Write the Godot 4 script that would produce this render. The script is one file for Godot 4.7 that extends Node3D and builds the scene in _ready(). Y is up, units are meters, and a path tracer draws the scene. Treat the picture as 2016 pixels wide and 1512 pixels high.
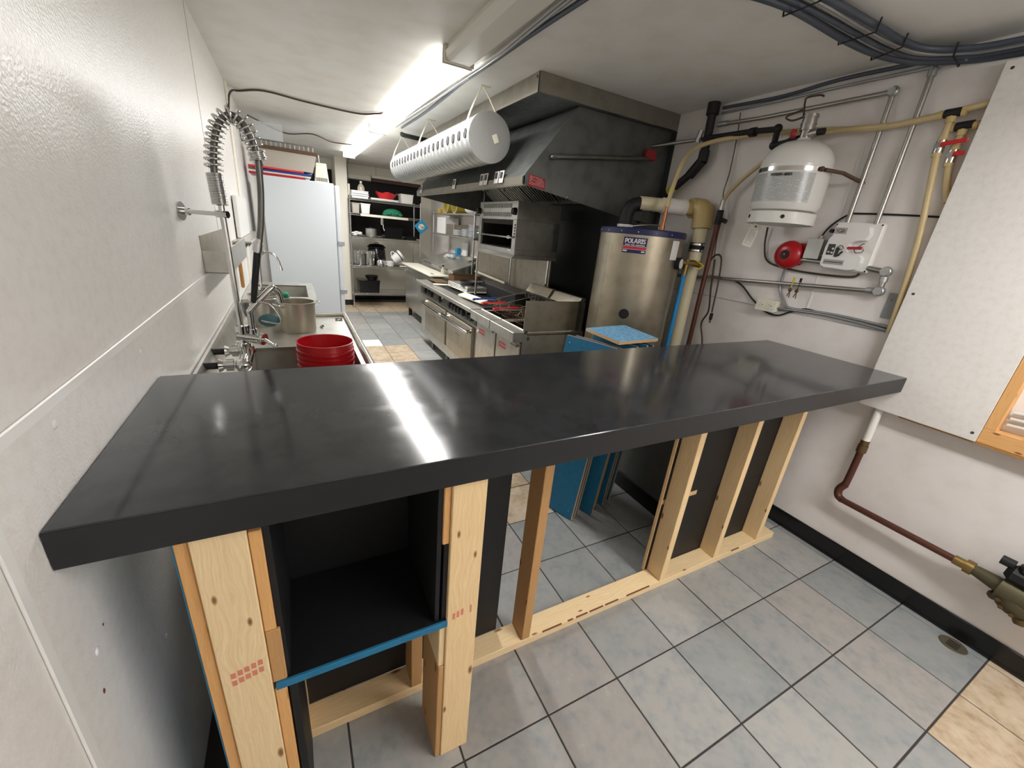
extends Node3D
# Restaurant kitchen seen over a black-topped bar counter. x to the right, y up, -z into the kitchen, metres.

class MB:
	var v := PackedVector3Array()
	var n := PackedVector3Array()
	var u := PackedVector2Array()
	func tri(a: Vector3, b: Vector3, c: Vector3, na: Vector3, nb: Vector3, nc: Vector3, ua := Vector2.ZERO, ub := Vector2.ZERO, uc := Vector2.ZERO) -> void:
		if (b - a).cross(c - a).dot(na + nb + nc) > 0.0:
			v.append_array([a, c, b]); n.append_array([na, nc, nb]); u.append_array([ua, uc, ub])
		else:
			v.append_array([a, b, c]); n.append_array([na, nb, nc]); u.append_array([ua, ub, uc])
	func quad(a: Vector3, b: Vector3, c: Vector3, d: Vector3, nn := Vector3.ZERO, uva := Vector2(0, 1), uvb := Vector2(1, 1), uvc := Vector2(1, 0), uvd := Vector2(0, 0)) -> void:
		var m := nn
		if m == Vector3.ZERO: m = (b - a).cross(d - a).normalized()
		tri(a, b, c, m, m, m, uva, uvb, uvc); tri(a, c, d, m, m, m, uva, uvc, uvd)
	func box(c: Vector3, s: Vector3, bv := 0.0, ba := Basis.IDENTITY) -> void:
		var h := s * 0.5
		var k: float = min(bv, min(h.x, min(h.y, h.z)) * 0.9)
		for ax in 3:
			var a1 := (ax + 1) % 3; var a2 := (ax + 2) % 3
			for sg in [-1.0, 1.0]:
				var p := []
				for q in [[-1, -1], [1, -1], [1, 1], [-1, 1]]:
					var w := Vector3.ZERO
					w[ax] = sg * h[ax]; w[a1] = q[0] * (h[a1] - k); w[a2] = q[1] * (h[a2] - k)
					p.append(c + ba * w)
				var nn := Vector3.ZERO; nn[ax] = sg
				quad(p[0], p[1], p[2], p[3], ba * nn)
		if k > 0.0:
			for ax in 3:
				var a1 := (ax + 1) % 3; var a2 := (ax + 2) % 3
				for q in [[-1, -1], [1, -1], [1, 1], [-1, 1]]:
					var p := []
					for t in [-1.0, 1.0]:
						var w := Vector3.ZERO
						w[ax] = t * (h[ax] - k); w[a1] = q[0] * h[a1]; w[a2] = q[1] * (h[a2] - k)
						p.append(c + ba * w)
						w[a1] = q[0] * (h[a1] - k); w[a2] = q[1] * h[a2]
						p.append(c + ba * w)
					var nn := Vector3.ZERO; nn[a1] = q[0]; nn[a2] = q[1]
					quad(p[0], p[1], p[3], p[2], ba * nn.normalized())
			for sx in [-1.0, 1.0]:
				for sy in [-1.0, 1.0]:
					for sz in [-1.0, 1.0]:
						var e := Vector3(sx, sy, sz)
						var nn: Vector3 = ba * e.normalized()
						tri(c + ba * (e * Vector3(h.x, h.y - k, h.z - k)), c + ba * (e * Vector3(h.x - k, h.y, h.z - k)), c + ba * (e * Vector3(h.x - k, h.y - k, h.z)), nn, nn, nn)
	func bx(x0: float, x1: float, y0: float, y1: float, z0: float, z1: float, bv := 0.0) -> void:
		box(Vector3((x0 + x1) * 0.5, (y0 + y1) * 0.5, (z0 + z1) * 0.5), Vector3(abs(x1 - x0), abs(y1 - y0), abs(z1 - z0)), bv)
	func cyl(p0: Vector3, p1: Vector3, r0: float, r1 := -1.0, seg := 16, caps := true) -> void:
		if r1 < 0.0: r1 = r0
		var d := (p1 - p0).normalized()
		var s := d.cross(Vector3.UP if abs(d.y) < 0.9 else Vector3.RIGHT).normalized()
		var t := d.cross(s)
		var sl: float = (r0 - r1) / maxf(0.0001, (p1 - p0).length())
		for i in seg:
			var a := TAU * i / seg; var b := TAU * (i + 1) / seg
			var ea := s * cos(a) + t * sin(a); var eb := s * cos(b) + t * sin(b)
			var na := (ea + d * sl).normalized(); var nb := (eb + d * sl).normalized()
			var A := p0 + ea * r0; var B := p0 + eb * r0; var C := p1 + eb * r1; var D := p1 + ea * r1
			var u0 := float(i) / seg; var u1 := float(i + 1) / seg
			tri(A, B, C, na, nb, nb, Vector2(u0, 1), Vector2(u1, 1), Vector2(u1, 0)); tri(A, C, D, na, nb, na, Vector2(u0, 1), Vector2(u1, 0), Vector2(u0, 0))
			if caps:
				if r0 > 0.0: tri(p0, A, B, -d, -d, -d)
				if r1 > 0.0: tri(p1, D, C, d, d, d)
	func tube(pts: Array, r: float, seg := 8, caps := true) -> void:
		var m := pts.size()
		if m < 2: return
		var d0: Vector3 = (pts[1] - pts[0]).normalized()
		var s := d0.cross(Vector3.UP if abs(d0.y) < 0.9 else Vector3.RIGHT).normalized()
		var pr := []; var prn := []
		for i in m:
			var d: Vector3
			if i == 0: d = d0
			elif i == m - 1: d = (pts[i] - pts[i - 1]).normalized()
			else: d = ((pts[i] - pts[i - 1]).normalized() + (pts[i + 1] - pts[i]).normalized()).normalized()
			s = (s - d * s.dot(d)).normalized()
			var t := d.cross(s)
			var ring := []; var rn := []
			for k in seg:
				var a := TAU * k / seg
				var e := s * cos(a) + t * sin(a)
				ring.append(pts[i] + e * r); rn.append(e)
			if i > 0:
				for k in seg:
					var k2 := (k + 1) % seg
					tri(pr[k], pr[k2], ring[k2], prn[k], prn[k2], rn[k2]); tri(pr[k], ring[k2], ring[k], prn[k], rn[k2], rn[k])
			if caps and (i == 0 or i == m - 1):
				var cn := -d if i == 0 else d
				for k in seg: tri(pts[i], ring[k], ring[(k + 1) % seg], cn, cn, cn)
			pr = ring; prn = rn
	func lathe(c: Vector3, prof: Array, seg := 24, ba := Basis.IDENTITY, a0 := 0.0, a1 := TAU) -> void:
		for j in prof.size() - 1:
			var p: Vector2 = prof[j]; var q: Vector2 = prof[j + 1]
			var d := q - p
			if d.length() < 1e-6: continue
			var nn := Vector2(d.y, -d.x).normalized()
			var np := nn; var nq := nn
			if j > 0:
				var e: Vector2 = p - prof[j - 1]
				var m := Vector2(e.y, -e.x).normalized()
				if m.dot(nn) > 0.75: np = (m + nn).normalized()
			if j < prof.size() - 2:
				var e2: Vector2 = prof[j + 2] - q
				var m2 := Vector2(e2.y, -e2.x).normalized()
				if m2.dot(nn) > 0.75: nq = (m2 + nn).normalized()
			for i in seg:
				var a := a0 + (a1 - a0) * i / seg; var b := a0 + (a1 - a0) * (i + 1) / seg
				var ca := Vector3(cos(a), 0, sin(a)); var cb := Vector3(cos(b), 0, sin(b))
				var A := c + ba * (ca * p.x + Vector3.UP * p.y); var B := c + ba * (cb * p.x + Vector3.UP * p.y)
				var C := c + ba * (cb * q.x + Vector3.UP * q.y); var D := c + ba * (ca * q.x + Vector3.UP * q.y)
				var nA := ba * (ca * np.x + Vector3.UP * np.y); var nB := ba * (cb * np.x + Vector3.UP * np.y)
				var nC := ba * (cb * nq.x + Vector3.UP * nq.y); var nD := ba * (ca * nq.x + Vector3.UP * nq.y)
				var u0 := float(i) / seg; var u1 := float(i + 1) / seg
				var v0 := 1.0 - float(j) / (prof.size() - 1); var v1 := 1.0 - float(j + 1) / (prof.size() - 1)
				if p.x > 1e-6: tri(A, B, C, nA, nB, nC, Vector2(u0, v0), Vector2(u1, v0), Vector2(u1, v1))
				if q.x > 1e-6: tri(A, C, D, nA, nC, nD, Vector2(u0, v0), Vector2(u1, v1), Vector2(u0, v1))
	func prism(poly: Array, o: Vector3, ex: Vector3, ey: Vector3, ez: Vector3) -> void:
		# poly in the ex/ey plane at o, pushed along ez
		var pk := PackedVector2Array(poly)
		var ix := Geometry2D.triangulate_polygon(pk)
		var nz := ez.normalized()
		for i in range(0, ix.size(), 3):
			var a := o + ex * pk[ix[i]].x + ey * pk[ix[i]].y
			var b := o + ex * pk[ix[i + 1]].x + ey * pk[ix[i + 1]].y
			var c := o + ex * pk[ix[i + 2]].x + ey * pk[ix[i + 2]].y
			tri(a, b, c, -nz, -nz, -nz); tri(a + ez, b + ez, c + ez, nz, nz, nz)
		var ccw := 0.0
		for i in pk.size(): ccw += pk[i].cross(pk[(i + 1) % pk.size()])
		for i in pk.size():
			var p := pk[i]; var q := pk[(i + 1) % pk.size()]
			var e := (q - p).normalized()
			var m := Vector2(e.y, -e.x) * (1.0 if ccw > 0.0 else -1.0)
			var a := o + ex * p.x + ey * p.y; var b := o + ex * q.x + ey * q.y
			quad(a, b, b + ez, a + ez, (ex * m.x + ey * m.y).normalized())
	func ball(c: Vector3, s: Vector3, seg := 14) -> void:
		var rows := int(seg / 2.0)
		for j in rows:
			var t0 := PI * j / rows - PI / 2; var t1 := PI * (j + 1) / rows - PI / 2
			for i in seg:
				var a := TAU * i / seg; var b := TAU * (i + 1) / seg
				var q := [Vector3(cos(a) * cos(t0), sin(t0), sin(a) * cos(t0)), Vector3(cos(b) * cos(t0), sin(t0), sin(b) * cos(t0)), Vector3(cos(b) * cos(t1), sin(t1), sin(b) * cos(t1)), Vector3(cos(a) * cos(t1), sin(t1), sin(a) * cos(t1))]
				var w := []
				for e in q: w.append((e / s).normalized())
				tri(c + q[0] * s, c + q[1] * s, c + q[2] * s, w[0], w[1], w[2]); tri(c + q[0] * s, c + q[2] * s, c + q[3] * s, w[0], w[2], w[3])
	func mesh(shift := Vector3.ZERO) -> ArrayMesh:
		var ar := []
		ar.resize(Mesh.ARRAY_MAX)
		var w := v.duplicate()
		if shift != Vector3.ZERO:
			for i in w.size(): w[i] -= shift
		ar[Mesh.ARRAY_VERTEX] = w; ar[Mesh.ARRAY_NORMAL] = n; ar[Mesh.ARRAY_TEX_UV] = u
		var m := ArrayMesh.new()
		m.add_surface_from_arrays(Mesh.PRIMITIVE_TRIANGLES, ar)
		return m
	func base() -> Vector3:
		var lo := v[0]; var hi := v[0]
		for p in v:
			lo = lo.min(p); hi = hi.max(p)
		return Vector3((lo.x + hi.x) * 0.5, lo.y, (lo.z + hi.z) * 0.5)

var used := {}
var T := {}
var M := {}
var rng := RandomNumberGenerator.new()

func numbered(s: String) -> String:
	var k: int = used.get(s, 0)
	used[s] = k + 1
	return s if k == 0 else "%s_%03d" % [s, k]
func tag(o: Node, label: String, category: String, group := "") -> void:
	o.set_meta("label", label); o.set_meta("category", category)
	if group != "": o.set_meta("group", group)
func thing(called: String, label: String, category: String, at: Vector3, group := "") -> Node3D:
	var o := Node3D.new(); o.name = numbered(called); add_child(o); o.position = at
	o.set_meta("org", at)
	tag(o, label, category, group)
	return o
func inst(m: Mesh, mat: Material) -> MeshInstance3D:
	var o := MeshInstance3D.new(); o.mesh = m; o.material_override = mat
	o.cast_shadow = GeometryInstance3D.SHADOW_CASTING_SETTING_ON
	return o
# a part whose shape is given in world coordinates
func part(par: Node3D, called: String, b: MB, mat: Material, label := "") -> MeshInstance3D:
	var o := inst(b.mesh(), mat); o.name = called
	par.add_child(o, true)
	var w: Vector3 = par.get_meta("org", Vector3.ZERO)
	o.position = -w
	o.set_meta("org", Vector3.ZERO)
	if label != "": o.set_meta("label", label)
	return o
# a part whose shape is given in its own axes
func lpart(par: Node3D, called: String, m: Mesh, mat: Material, xf: Transform3D) -> MeshInstance3D:
	var o := inst(m, mat); o.name = called
	par.add_child(o, true)
	var w: Vector3 = par.get_meta("org", Vector3.ZERO)
	o.transform = Transform3D(xf.basis, xf.origin - w)
	o.set_meta("org", xf.origin)
	return o
func single(called: String, label: String, category: String, b: MB, mat: Material, group := "") -> MeshInstance3D:
	var at := b.base()
	var o := inst(b.mesh(at), mat); o.name = numbered(called); add_child(o); o.position = at
	o.set_meta("org", at)
	tag(o, label, category, group)
	return o
func struct(called: String, b: MB, mat: Material) -> MeshInstance3D:
	var o := inst(b.mesh(), mat); o.name = called; add_child(o); o.set_meta("kind", "structure"); o.set_meta("org", Vector3.ZERO)
	return o
# timber: box whose grain runs along its own y; axis = long axis in the world
func board(par: Node3D, called: String, x0: float, x1: float, y0: float, y1: float, z0: float, z1: float, axis: String, mat: Material, bv := 0.002) -> MeshInstance3D:
	var c := Vector3((x0 + x1) / 2, (y0 + y1) / 2, (z0 + z1) / 2); var s := Vector3(x1 - x0, y1 - y0, z1 - z0).abs()
	var ba := Basis.IDENTITY
	if axis == "x": ba = Basis(Vector3(0, 1, 0), Vector3(-1, 0, 0), Vector3(0, 0, 1)); s = Vector3(s.y, s.x, s.z)
	elif axis == "z": ba = Basis(Vector3(1, 0, 0), Vector3(0, 0, 1), Vector3(0, -1, 0)); s = Vector3(s.x, s.z, s.y)
	var b := MB.new(); b.box(Vector3.ZERO, s, bv)
	return lpart(par, called, b.mesh(), mat, Transform3D(ba, c))
func sm(p: Array, k := 6) -> Array:
	var o := []
	for i in p.size() - 1:
		var a: Vector3 = p[max(i - 1, 0)]; var b: Vector3 = p[i]; var c: Vector3 = p[i + 1]; var d: Vector3 = p[min(i + 2, p.size() - 1)]
		for j in k:
			var t := float(j) / k
			o.append(0.5 * (2.0 * b + (c - a) * t + (2.0 * a - 5.0 * b + 4.0 * c - d) * t * t + (3.0 * b - a - 3.0 * c + d) * t * t * t))
	o.append(p[-1])
	return o
func V(x: float, y: float, z: float) -> Vector3: return Vector3(x, y, z)
func text(par: Node3D, s: String, size: float, mat: Material, at: Vector3, ba: Basis, called := "lettering", bold := true) -> MeshInstance3D:
	var t := TextMesh.new(); t.text = s; t.pixel_size = size / 32.0; t.font_size = 32; t.depth = 0.0012
	var fo := SystemFont.new(); fo.font_names = PackedStringArray(["Droid Sans"])
	if bold: fo.font_weight = 700
	t.font = fo
	return lpart(par, called, t, mat, Transform3D(ba, at))

# ---------- textures and materials
func noise_img(seed_: int, freq: float, oct := 4, w := 512, h := 512, type := FastNoiseLite.TYPE_SIMPLEX_SMOOTH) -> Image:
	var f := FastNoiseLite.new(); f.seed = seed_; f.frequency = freq; f.noise_type = type
	f.fractal_type = FastNoiseLite.FRACTAL_FBM if oct > 1 else FastNoiseLite.FRACTAL_NONE; f.fractal_octaves = oct
	if type == FastNoiseLite.TYPE_CELLULAR: f.cellular_return_type = FastNoiseLite.RETURN_DISTANCE
	return f.get_seamless_image(w, h)
func ramp_tex(img: Image, stops: Array) -> ImageTexture:
	var g := Gradient.new(); var of := PackedFloat32Array(); var co := PackedColorArray()
	for s in stops: of.append(s[0]); co.append(s[1])
	g.offsets = of; g.colors = co
	var lut := []
	for i in 256: lut.append(g.sample(i / 255.0))
	var o := Image.create(img.get_width(), img.get_height(), false, Image.FORMAT_RGB8)
	for y in img.get_height():
		for x in img.get_width(): o.set_pixel(x, y, lut[int(img.get_pixel(x, y).r * 255.0)])
	return ImageTexture.create_from_image(o)
func stretch(img: Image, w: int, h: int) -> Image:
	img.resize(w, h, Image.INTERPOLATE_BILINEAR); return img
func rgb(r: float, g: float, b: float) -> Color: return Color(r / 255.0, g / 255.0, b / 255.0)
func mat(key: String, c: Color, rough := 0.6, metal := 0.0) -> StandardMaterial3D:
	if M.has(key): return M[key]
	var m := StandardMaterial3D.new(); m.albedo_color = c; m.roughness = rough; m.metallic = metal
	m.resource_name = key
	M[key] = m
	return m
func tri(m: StandardMaterial3D, sc: Vector3, world := false) -> StandardMaterial3D:
	m.uv1_triplanar = true; m.uv1_world_triplanar = world; m.uv1_scale = sc; m.uv1_triplanar_sharpness = 8.0
	return m
func bump(m: StandardMaterial3D, t: Texture2D, cm: float) -> void:
	m.heightmap_enabled = true; m.heightmap_texture = t; m.heightmap_scale = cm
func rough_tex(m: StandardMaterial3D, t: Texture2D) -> void:
	m.roughness_texture = t; m.roughness_texture_channel = BaseMaterial3D.TEXTURE_CHANNEL_RED
const LENS := 2.6
const LAMP_E := 2.2
const FRONT_E := 1.3
const TUBE := 7.0
const XL := -0.37
const XR := 2.635
const YC := 2.52
const ZB := -8.9
const ZF := 2.7

func _ready() -> void:
	# camera
	var cam := Camera3D.new(); cam.name = "camera"; add_child(cam)
	cam.position = Vector3(0, 1.6, 0); cam.rotation = Vector3(-0.360093, -0.508862, 0.098228)
	cam.fov = rad_to_deg(2.0 * atan(756.0 / 793.53)); cam.near = 0.02; cam.far = 60.0
	cam.current = true
	# environment: a closed room, all light comes from its lamps
	var we := WorldEnvironment.new(); we.name = "environment"; var e := Environment.new()
	e.background_mode = Environment.BG_COLOR; e.background_color = Color(0.02, 0.02, 0.02)
	e.tonemap_mode = Environment.TONE_MAPPER_LINEAR; e.tonemap_exposure = 3.0
	e.sdfgi_enabled = true; e.ssao_enabled = true; e.ssil_enabled = true
	we.environment = e; add_child(we)
	rng.seed = 20
	make_materials()
	lights()
	setting()
	counter()
	boards_and_heater()
	wall_gear()
	pipes_right()
	sink_side()
	fridge_side()
	cook_line()
	hood_and_duct()
	back_shelves()
	prep_side()
	cables()

func lights() -> void:
	# a row of eight-foot fluorescent fittings along the ceiling; one of them is off
	var lab := ["long fluorescent ceiling light, lit, starting over the perforated duct", "long fluorescent ceiling light, lit, ending near the wire shelving", "long fluorescent ceiling light that is switched off, next to the lit ones"]
	var rows := [[-2.64, -5.1, true], [-5.12, -7.58, true], [-0.19, -2.62, false]]
	var b := MB.new()
	for i in 3:
		var z0: float = rows[i][0]; var z1: float = rows[i][1]; var on: bool = rows[i][2]
		var t := thing("fluorescent_light", lab[i], "ceiling light", V(0.92, 2.44, (z0 + z1) / 2))
		b = MB.new()
		b.prism([V2(0.85, 2.52), V2(0.85, 2.485), V2(0.99, 2.485), V2(0.99, 2.52)], V(0, 0, z0), Vector3.RIGHT, Vector3.UP, V(0, 0, z1 - z0))
		part(t, "housing", b, M.lamp_body)
		b = MB.new()
		b.prism([V2(0.835, 2.487), V2(0.842, 2.458), V2(0.862, 2.443), V2(0.978, 2.443), V2(0.998, 2.458), V2(1.005, 2.487)], V(0, 0, z0 - 0.012), Vector3.RIGHT, Vector3.UP, V(0, 0, z1 - z0 + 0.024))
		part(t, "lens", b, M.lamp_lens if on else M.lens_off)
		for zz in [z0 - 0.006, z1 + 0.006]:
			b = MB.new(); b.bx(0.832, 1.008, 2.44, 2.52, zz - 0.006, zz + 0.006, 0.002); part(t, "end_cap", b, M.lamp_body)
		if on: area_lamp(t, abs(z1 - z0) - 0.05, 0.15, LAMP_E * 0.64, V(0, -0.004, 0))
	# front of the room, behind the photographer: a hanging strip with two bare tubes, which also lights the ceiling
	var h := thing("tube_light", "hanging strip light with two bare fluorescent tubes in the front of the room", "ceiling light", V(1.70, 2.24, 1.05))
	b = MB.new(); b.bx(1.65, 1.75, 2.30, 2.33, -0.17, 2.27, 0.004); part(h, "spine", b, M.lamp_body)
	for k in [-1.0, 1.0]:
		b = MB.new(); b.cyl(V(1.70 + k * 0.075, 2.275, -0.14), V(1.70 + k * 0.075, 2.275, 2.24), 0.019, -1, 14); part(h, "lamp_tube", b, M.lamp_tube)
	for zz in [-0.16, 2.26]:
		b = MB.new(); b.bx(1.60, 1.80, 2.25, 2.31, zz - 0.012, zz + 0.012, 0.003); part(h, "lamp_holder", b, M.lamp_body)
	for zz in [0.2, 1.9]:
		b = MB.new(); b.tube([V(1.70, 2.33, zz), V(1.70, 2.519, zz)], 0.003, 6); part(h, "hanger", b, M.chrome)
	area_lamp(h, 2.35, 0.2, FRONT_E, V(0, -0.01, 0))

func area_lamp(t: Node3D, length: float, width: float, energy: float, at: Vector3) -> void:
	var l := AreaLight3D.new(); l.name = "lamp_area"
	l.area_size = Vector2(width, length); l.light_energy = energy; l.light_color = Color(1.0, 0.99, 0.985)
	l.area_range = 14.0; l.area_attenuation = 2.0; l.shadow_enabled = true
	l.area_normalize_energy = true
	t.add_child(l); l.position = at; l.rotation = Vector3(-PI / 2, 0, 0)

func V2(x: float, y: float) -> Vector2: return Vector2(x, y)

func setting() -> void:
	var b := MB.new(); b.bx(XL - 0.1, XR + 0.1, -0.1, -0.003, ZB - 0.1, ZF + 0.1)
	var fl := struct("floor", b, M.grout)
	# individual floor tiles
	var vars_ := []
	for k in 8:
		var mb := MB.new(); mb.box(V(0, -0.004, 0), V(0.314, 0.008, 0.310), 0.0015)
		var of := Vector2(rng.randf(), rng.randf())
		for i in mb.u.size(): mb.u[i] = Vector2(mb.v[i].x, mb.v[i].z).rotated((k % 4) * PI / 2) * 1.15 + of
		vars_.append(mb.mesh())
	var strip := MB.new(); strip.box(V(0, -0.004, 0), V(0.036, 0.008, 0.310), 0.0015)
	for i in strip.u.size(): strip.u[i] = Vector2(strip.v[i].x, strip.v[i].z) * 1.15
	var sm_ := strip.mesh()
	var lstrip := MB.new(); lstrip.box(V(0, -0.004, 0), V(0.076, 0.008, 0.310), 0.0015)
	for i in lstrip.u.size(): lstrip.u[i] = Vector2(lstrip.v[i].x, lstrip.v[i].z) * 1.15
	var lm_ := lstrip.mesh()
	var count := 0
	for j in range(-25, 10):
		var z := -0.70 + 0.316 * j + 0.158
		if z < ZB + 0.1 or z > 1.0: continue
		for i in range(-4, 5):
			var x := 0.992 + 0.32 * i + 0.16
			if z < -1.6 and x < 0.2: continue
			if z < -2.7 and x > 2.2: continue
			if z > 0.5 and x < 0.9: continue
			var tan_ := (z > -0.06 and x > 1.95) or (x > 0.67 and x < 1.3 and z < -1.65 and z > -5.44) or (z < -7.7)
			var m: Material = M["floor_tile_%d" % rng.randi_range(0, 3)]
			if tan_: m = M.floor_tile_tan
			if x > 0.67 and x < 0.99 and z < -5.44 and z > -5.75: m = M.floor_tile_pale
			var o := inst(vars_[rng.randi_range(0, 7)], m); o.name = "tile"; fl.add_child(o, true)
			o.position = V(x, rng.randf_range(-0.0006, 0.0004), z)
			count += 1
		if z > -1.6 and count < 297:
			var o2 := inst(sm_, M.floor_tile_2 if z < -0.06 else M.floor_tile_tan); o2.name = "tile"; fl.add_child(o2, true); o2.position = V(2.612, 0, z)
			count += 1
	b = MB.new(); b.bx(XL - 0.1, XR + 0.1, YC, YC + 0.1, ZB - 0.1, ZF + 0.1); struct("ceiling", b, M.ceiling_paint)
	b = MB.new(); b.bx(XL - 0.1, XL, -0.1, YC, ZB - 0.1, ZF + 0.1); var wl := struct("wall_left", b, M.wall_board)
	b = MB.new(); b.bx(XL, XL + 0.005, 1.262, 1.284, -3.6, ZF, 0.002); part(wl, "divider_strip", b, M.white_plastic)
	b = MB.new(); b.bx(XL, XL + 0.005, 0.0, 1.26, -0.665, -0.643, 0.002); part(wl, "divider_strip", b, M.white_plastic)
	b = MB.new(); b.bx(XL, XL + 0.0012, 1.284, YC, -3.024, -3.019); part(wl, "panel_joint", b, M.fridge_grey)
	b = MB.new()
	for q in [[1.235, -0.86], [1.22, -1.32], [1.0, -1.12], [1.225, -2.2], [0.55, -1.02], [1.3, -1.9], [0.83, -0.76]]: b.ball(V(XL, q[0], q[1]), V(0.003, 0.008, 0.008), 10)
	part(wl, "rivet", b, M.white_plastic)
	b = MB.new(); b.ball(V(XL, 0.755, -0.738), V(0.0015, 0.006, 0.004), 8); b.ball(V(XL, 0.85, -0.80), V(0.001, 0.003, 0.003), 8); part(wl, "chip_mark", b, M.bark)
	b = MB.new(); b.bx(XR, XR + 0.1, -0.1, YC, ZB - 0.1, ZF + 0.1); var wr := struct("wall_right", b, M.wall_smooth)
	b = MB.new(); b.bx(XR - 0.0015, XR, 1.297, 1.300, -2.5, -0.6); part(wr, "panel_joint", b, M.fridge_grey)
	b = MB.new(); b.bx(XR - 0.003, XR, 1.30, 2.17, -1.30, -1.288, 0.001); b.bx(XR - 0.003, XR, 1.6, 2.2, -2.0, -1.99, 0.001); part(wr, "panel_joint", b, M.white_plastic)
	b = MB.new(); b.bx(XL - 0.1, XR + 0.1, -0.1, YC, ZB - 0.1, ZB); var wb := struct("wall_back", b, M.cream_wall)
	b = MB.new(); b.bx(0.96, 2.42, 1.27, 2.24, ZB, ZB + 0.012); part(wb, "black_panel", b, M.black_void)
	b = MB.new(); b.bx(1.46, 2.45, 2.235, 2.30, ZB, ZB + 0.10, 0.004); part(wb, "valance", b, M.maroon)
	b = MB.new(); b.bx(0.98, 1.45, 2.25, 2.33, ZB, ZB + 0.06, 0.004); b.bx(1.46, 2.45, 2.30, 2.345, ZB, ZB + 0.1, 0.004); part(wb, "valance_cap", b, M.cream_wall)
	b = MB.new()
	b.bx(1.545, 1.552, 2.35, YC, ZB, ZB + 0.004); b.bx(0.9, 2.6, 2.50, 2.508, ZB, ZB + 0.006)
	part(wb, "panel_joint", b, M.tub_grey)
	b = MB.new(); b.bx(XL - 0.1, XR + 0.1, -0.1, YC, ZF, ZF + 0.1); struct("wall_front", b, M.wall_smooth)
	b = MB.new(); b.bx(0.77, 0.96, 0.0, YC, ZB, -8.3, 0.004); struct("wall_stub", b, M.cream_wall)
	b = MB.new(); b.bx(0.765, 0.97, 0.0, 0.1, ZB, -8.29, 0.003); struct("baseboard_stub", b, M.black_gloss)
	b = MB.new(); b.bx(XL, 0.765, 0.0, 2.35, ZB, ZB + 0.02); struct("door_1", b, M.black_void)  # flat black sheet paints in the darkness of the unlit hall beyond
	b = MB.new(); b.bx(XR - 0.012, XR, 0.0, 0.105, -2.5, ZF, 0.003); struct("baseboard_right", b, M.black_gloss)
	b = MB.new(); b.bx(0.97, XR, 0.0, 0.105, ZB, ZB + 0.012, 0.003); struct("baseboard_back", b, M.black_gloss)
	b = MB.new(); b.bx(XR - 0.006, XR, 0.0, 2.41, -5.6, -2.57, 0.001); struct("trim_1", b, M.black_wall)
	# boxed-out panel on the right wall with an open framed bay beside it
	b = MB.new(); b.bx(2.57, 2.577, 0.93, YC - 0.11, -0.866, -0.43, 0.0015); var pn := struct("wall_boxed", b, M.wall_board)
	board(pn, "batten", 2.577, XR - 0.001, 0.935, YC - 0.11, -0.862, -0.825, "y", M.pine_orange)
	board(pn, "batten", 2.577, XR - 0.001, 0.932, 0.998, -0.43, 0.9, "z", M.pine_orange)
	board(pn, "batten", 2.577, XR - 0.001, 0.998, YC - 0.11, -0.43, -0.392, "y", M.pine_orange)
	b = MB.new(); b.bx(2.577, 2.59, 0.922, 0.932, -0.70, 0.9); part(pn, "plywood_edge", b, M.oak)
	b = MB.new()
	for q in [[0.965, -0.45], [1.105, -0.835], [2.38, -0.84], [2.0, -0.45], [1.5, -0.84]]: b.cyl(V(2.5685, q[0], q[1]), V(2.57, q[0], q[1]), 0.006, -1, 10)
	part(pn, "screw", b, M.dark_grey)
	b = MB.new()
	for k in 3: b.tube([V(2.615, 1.03 + k * 0.028, -0.38), V(2.612, 1.045 + k * 0.03, -0.2), V(2.615, 1.03 + k * 0.03, 0.6)], 0.008, 8)
	part(pn, "cable", b, M.cable_white)
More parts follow.
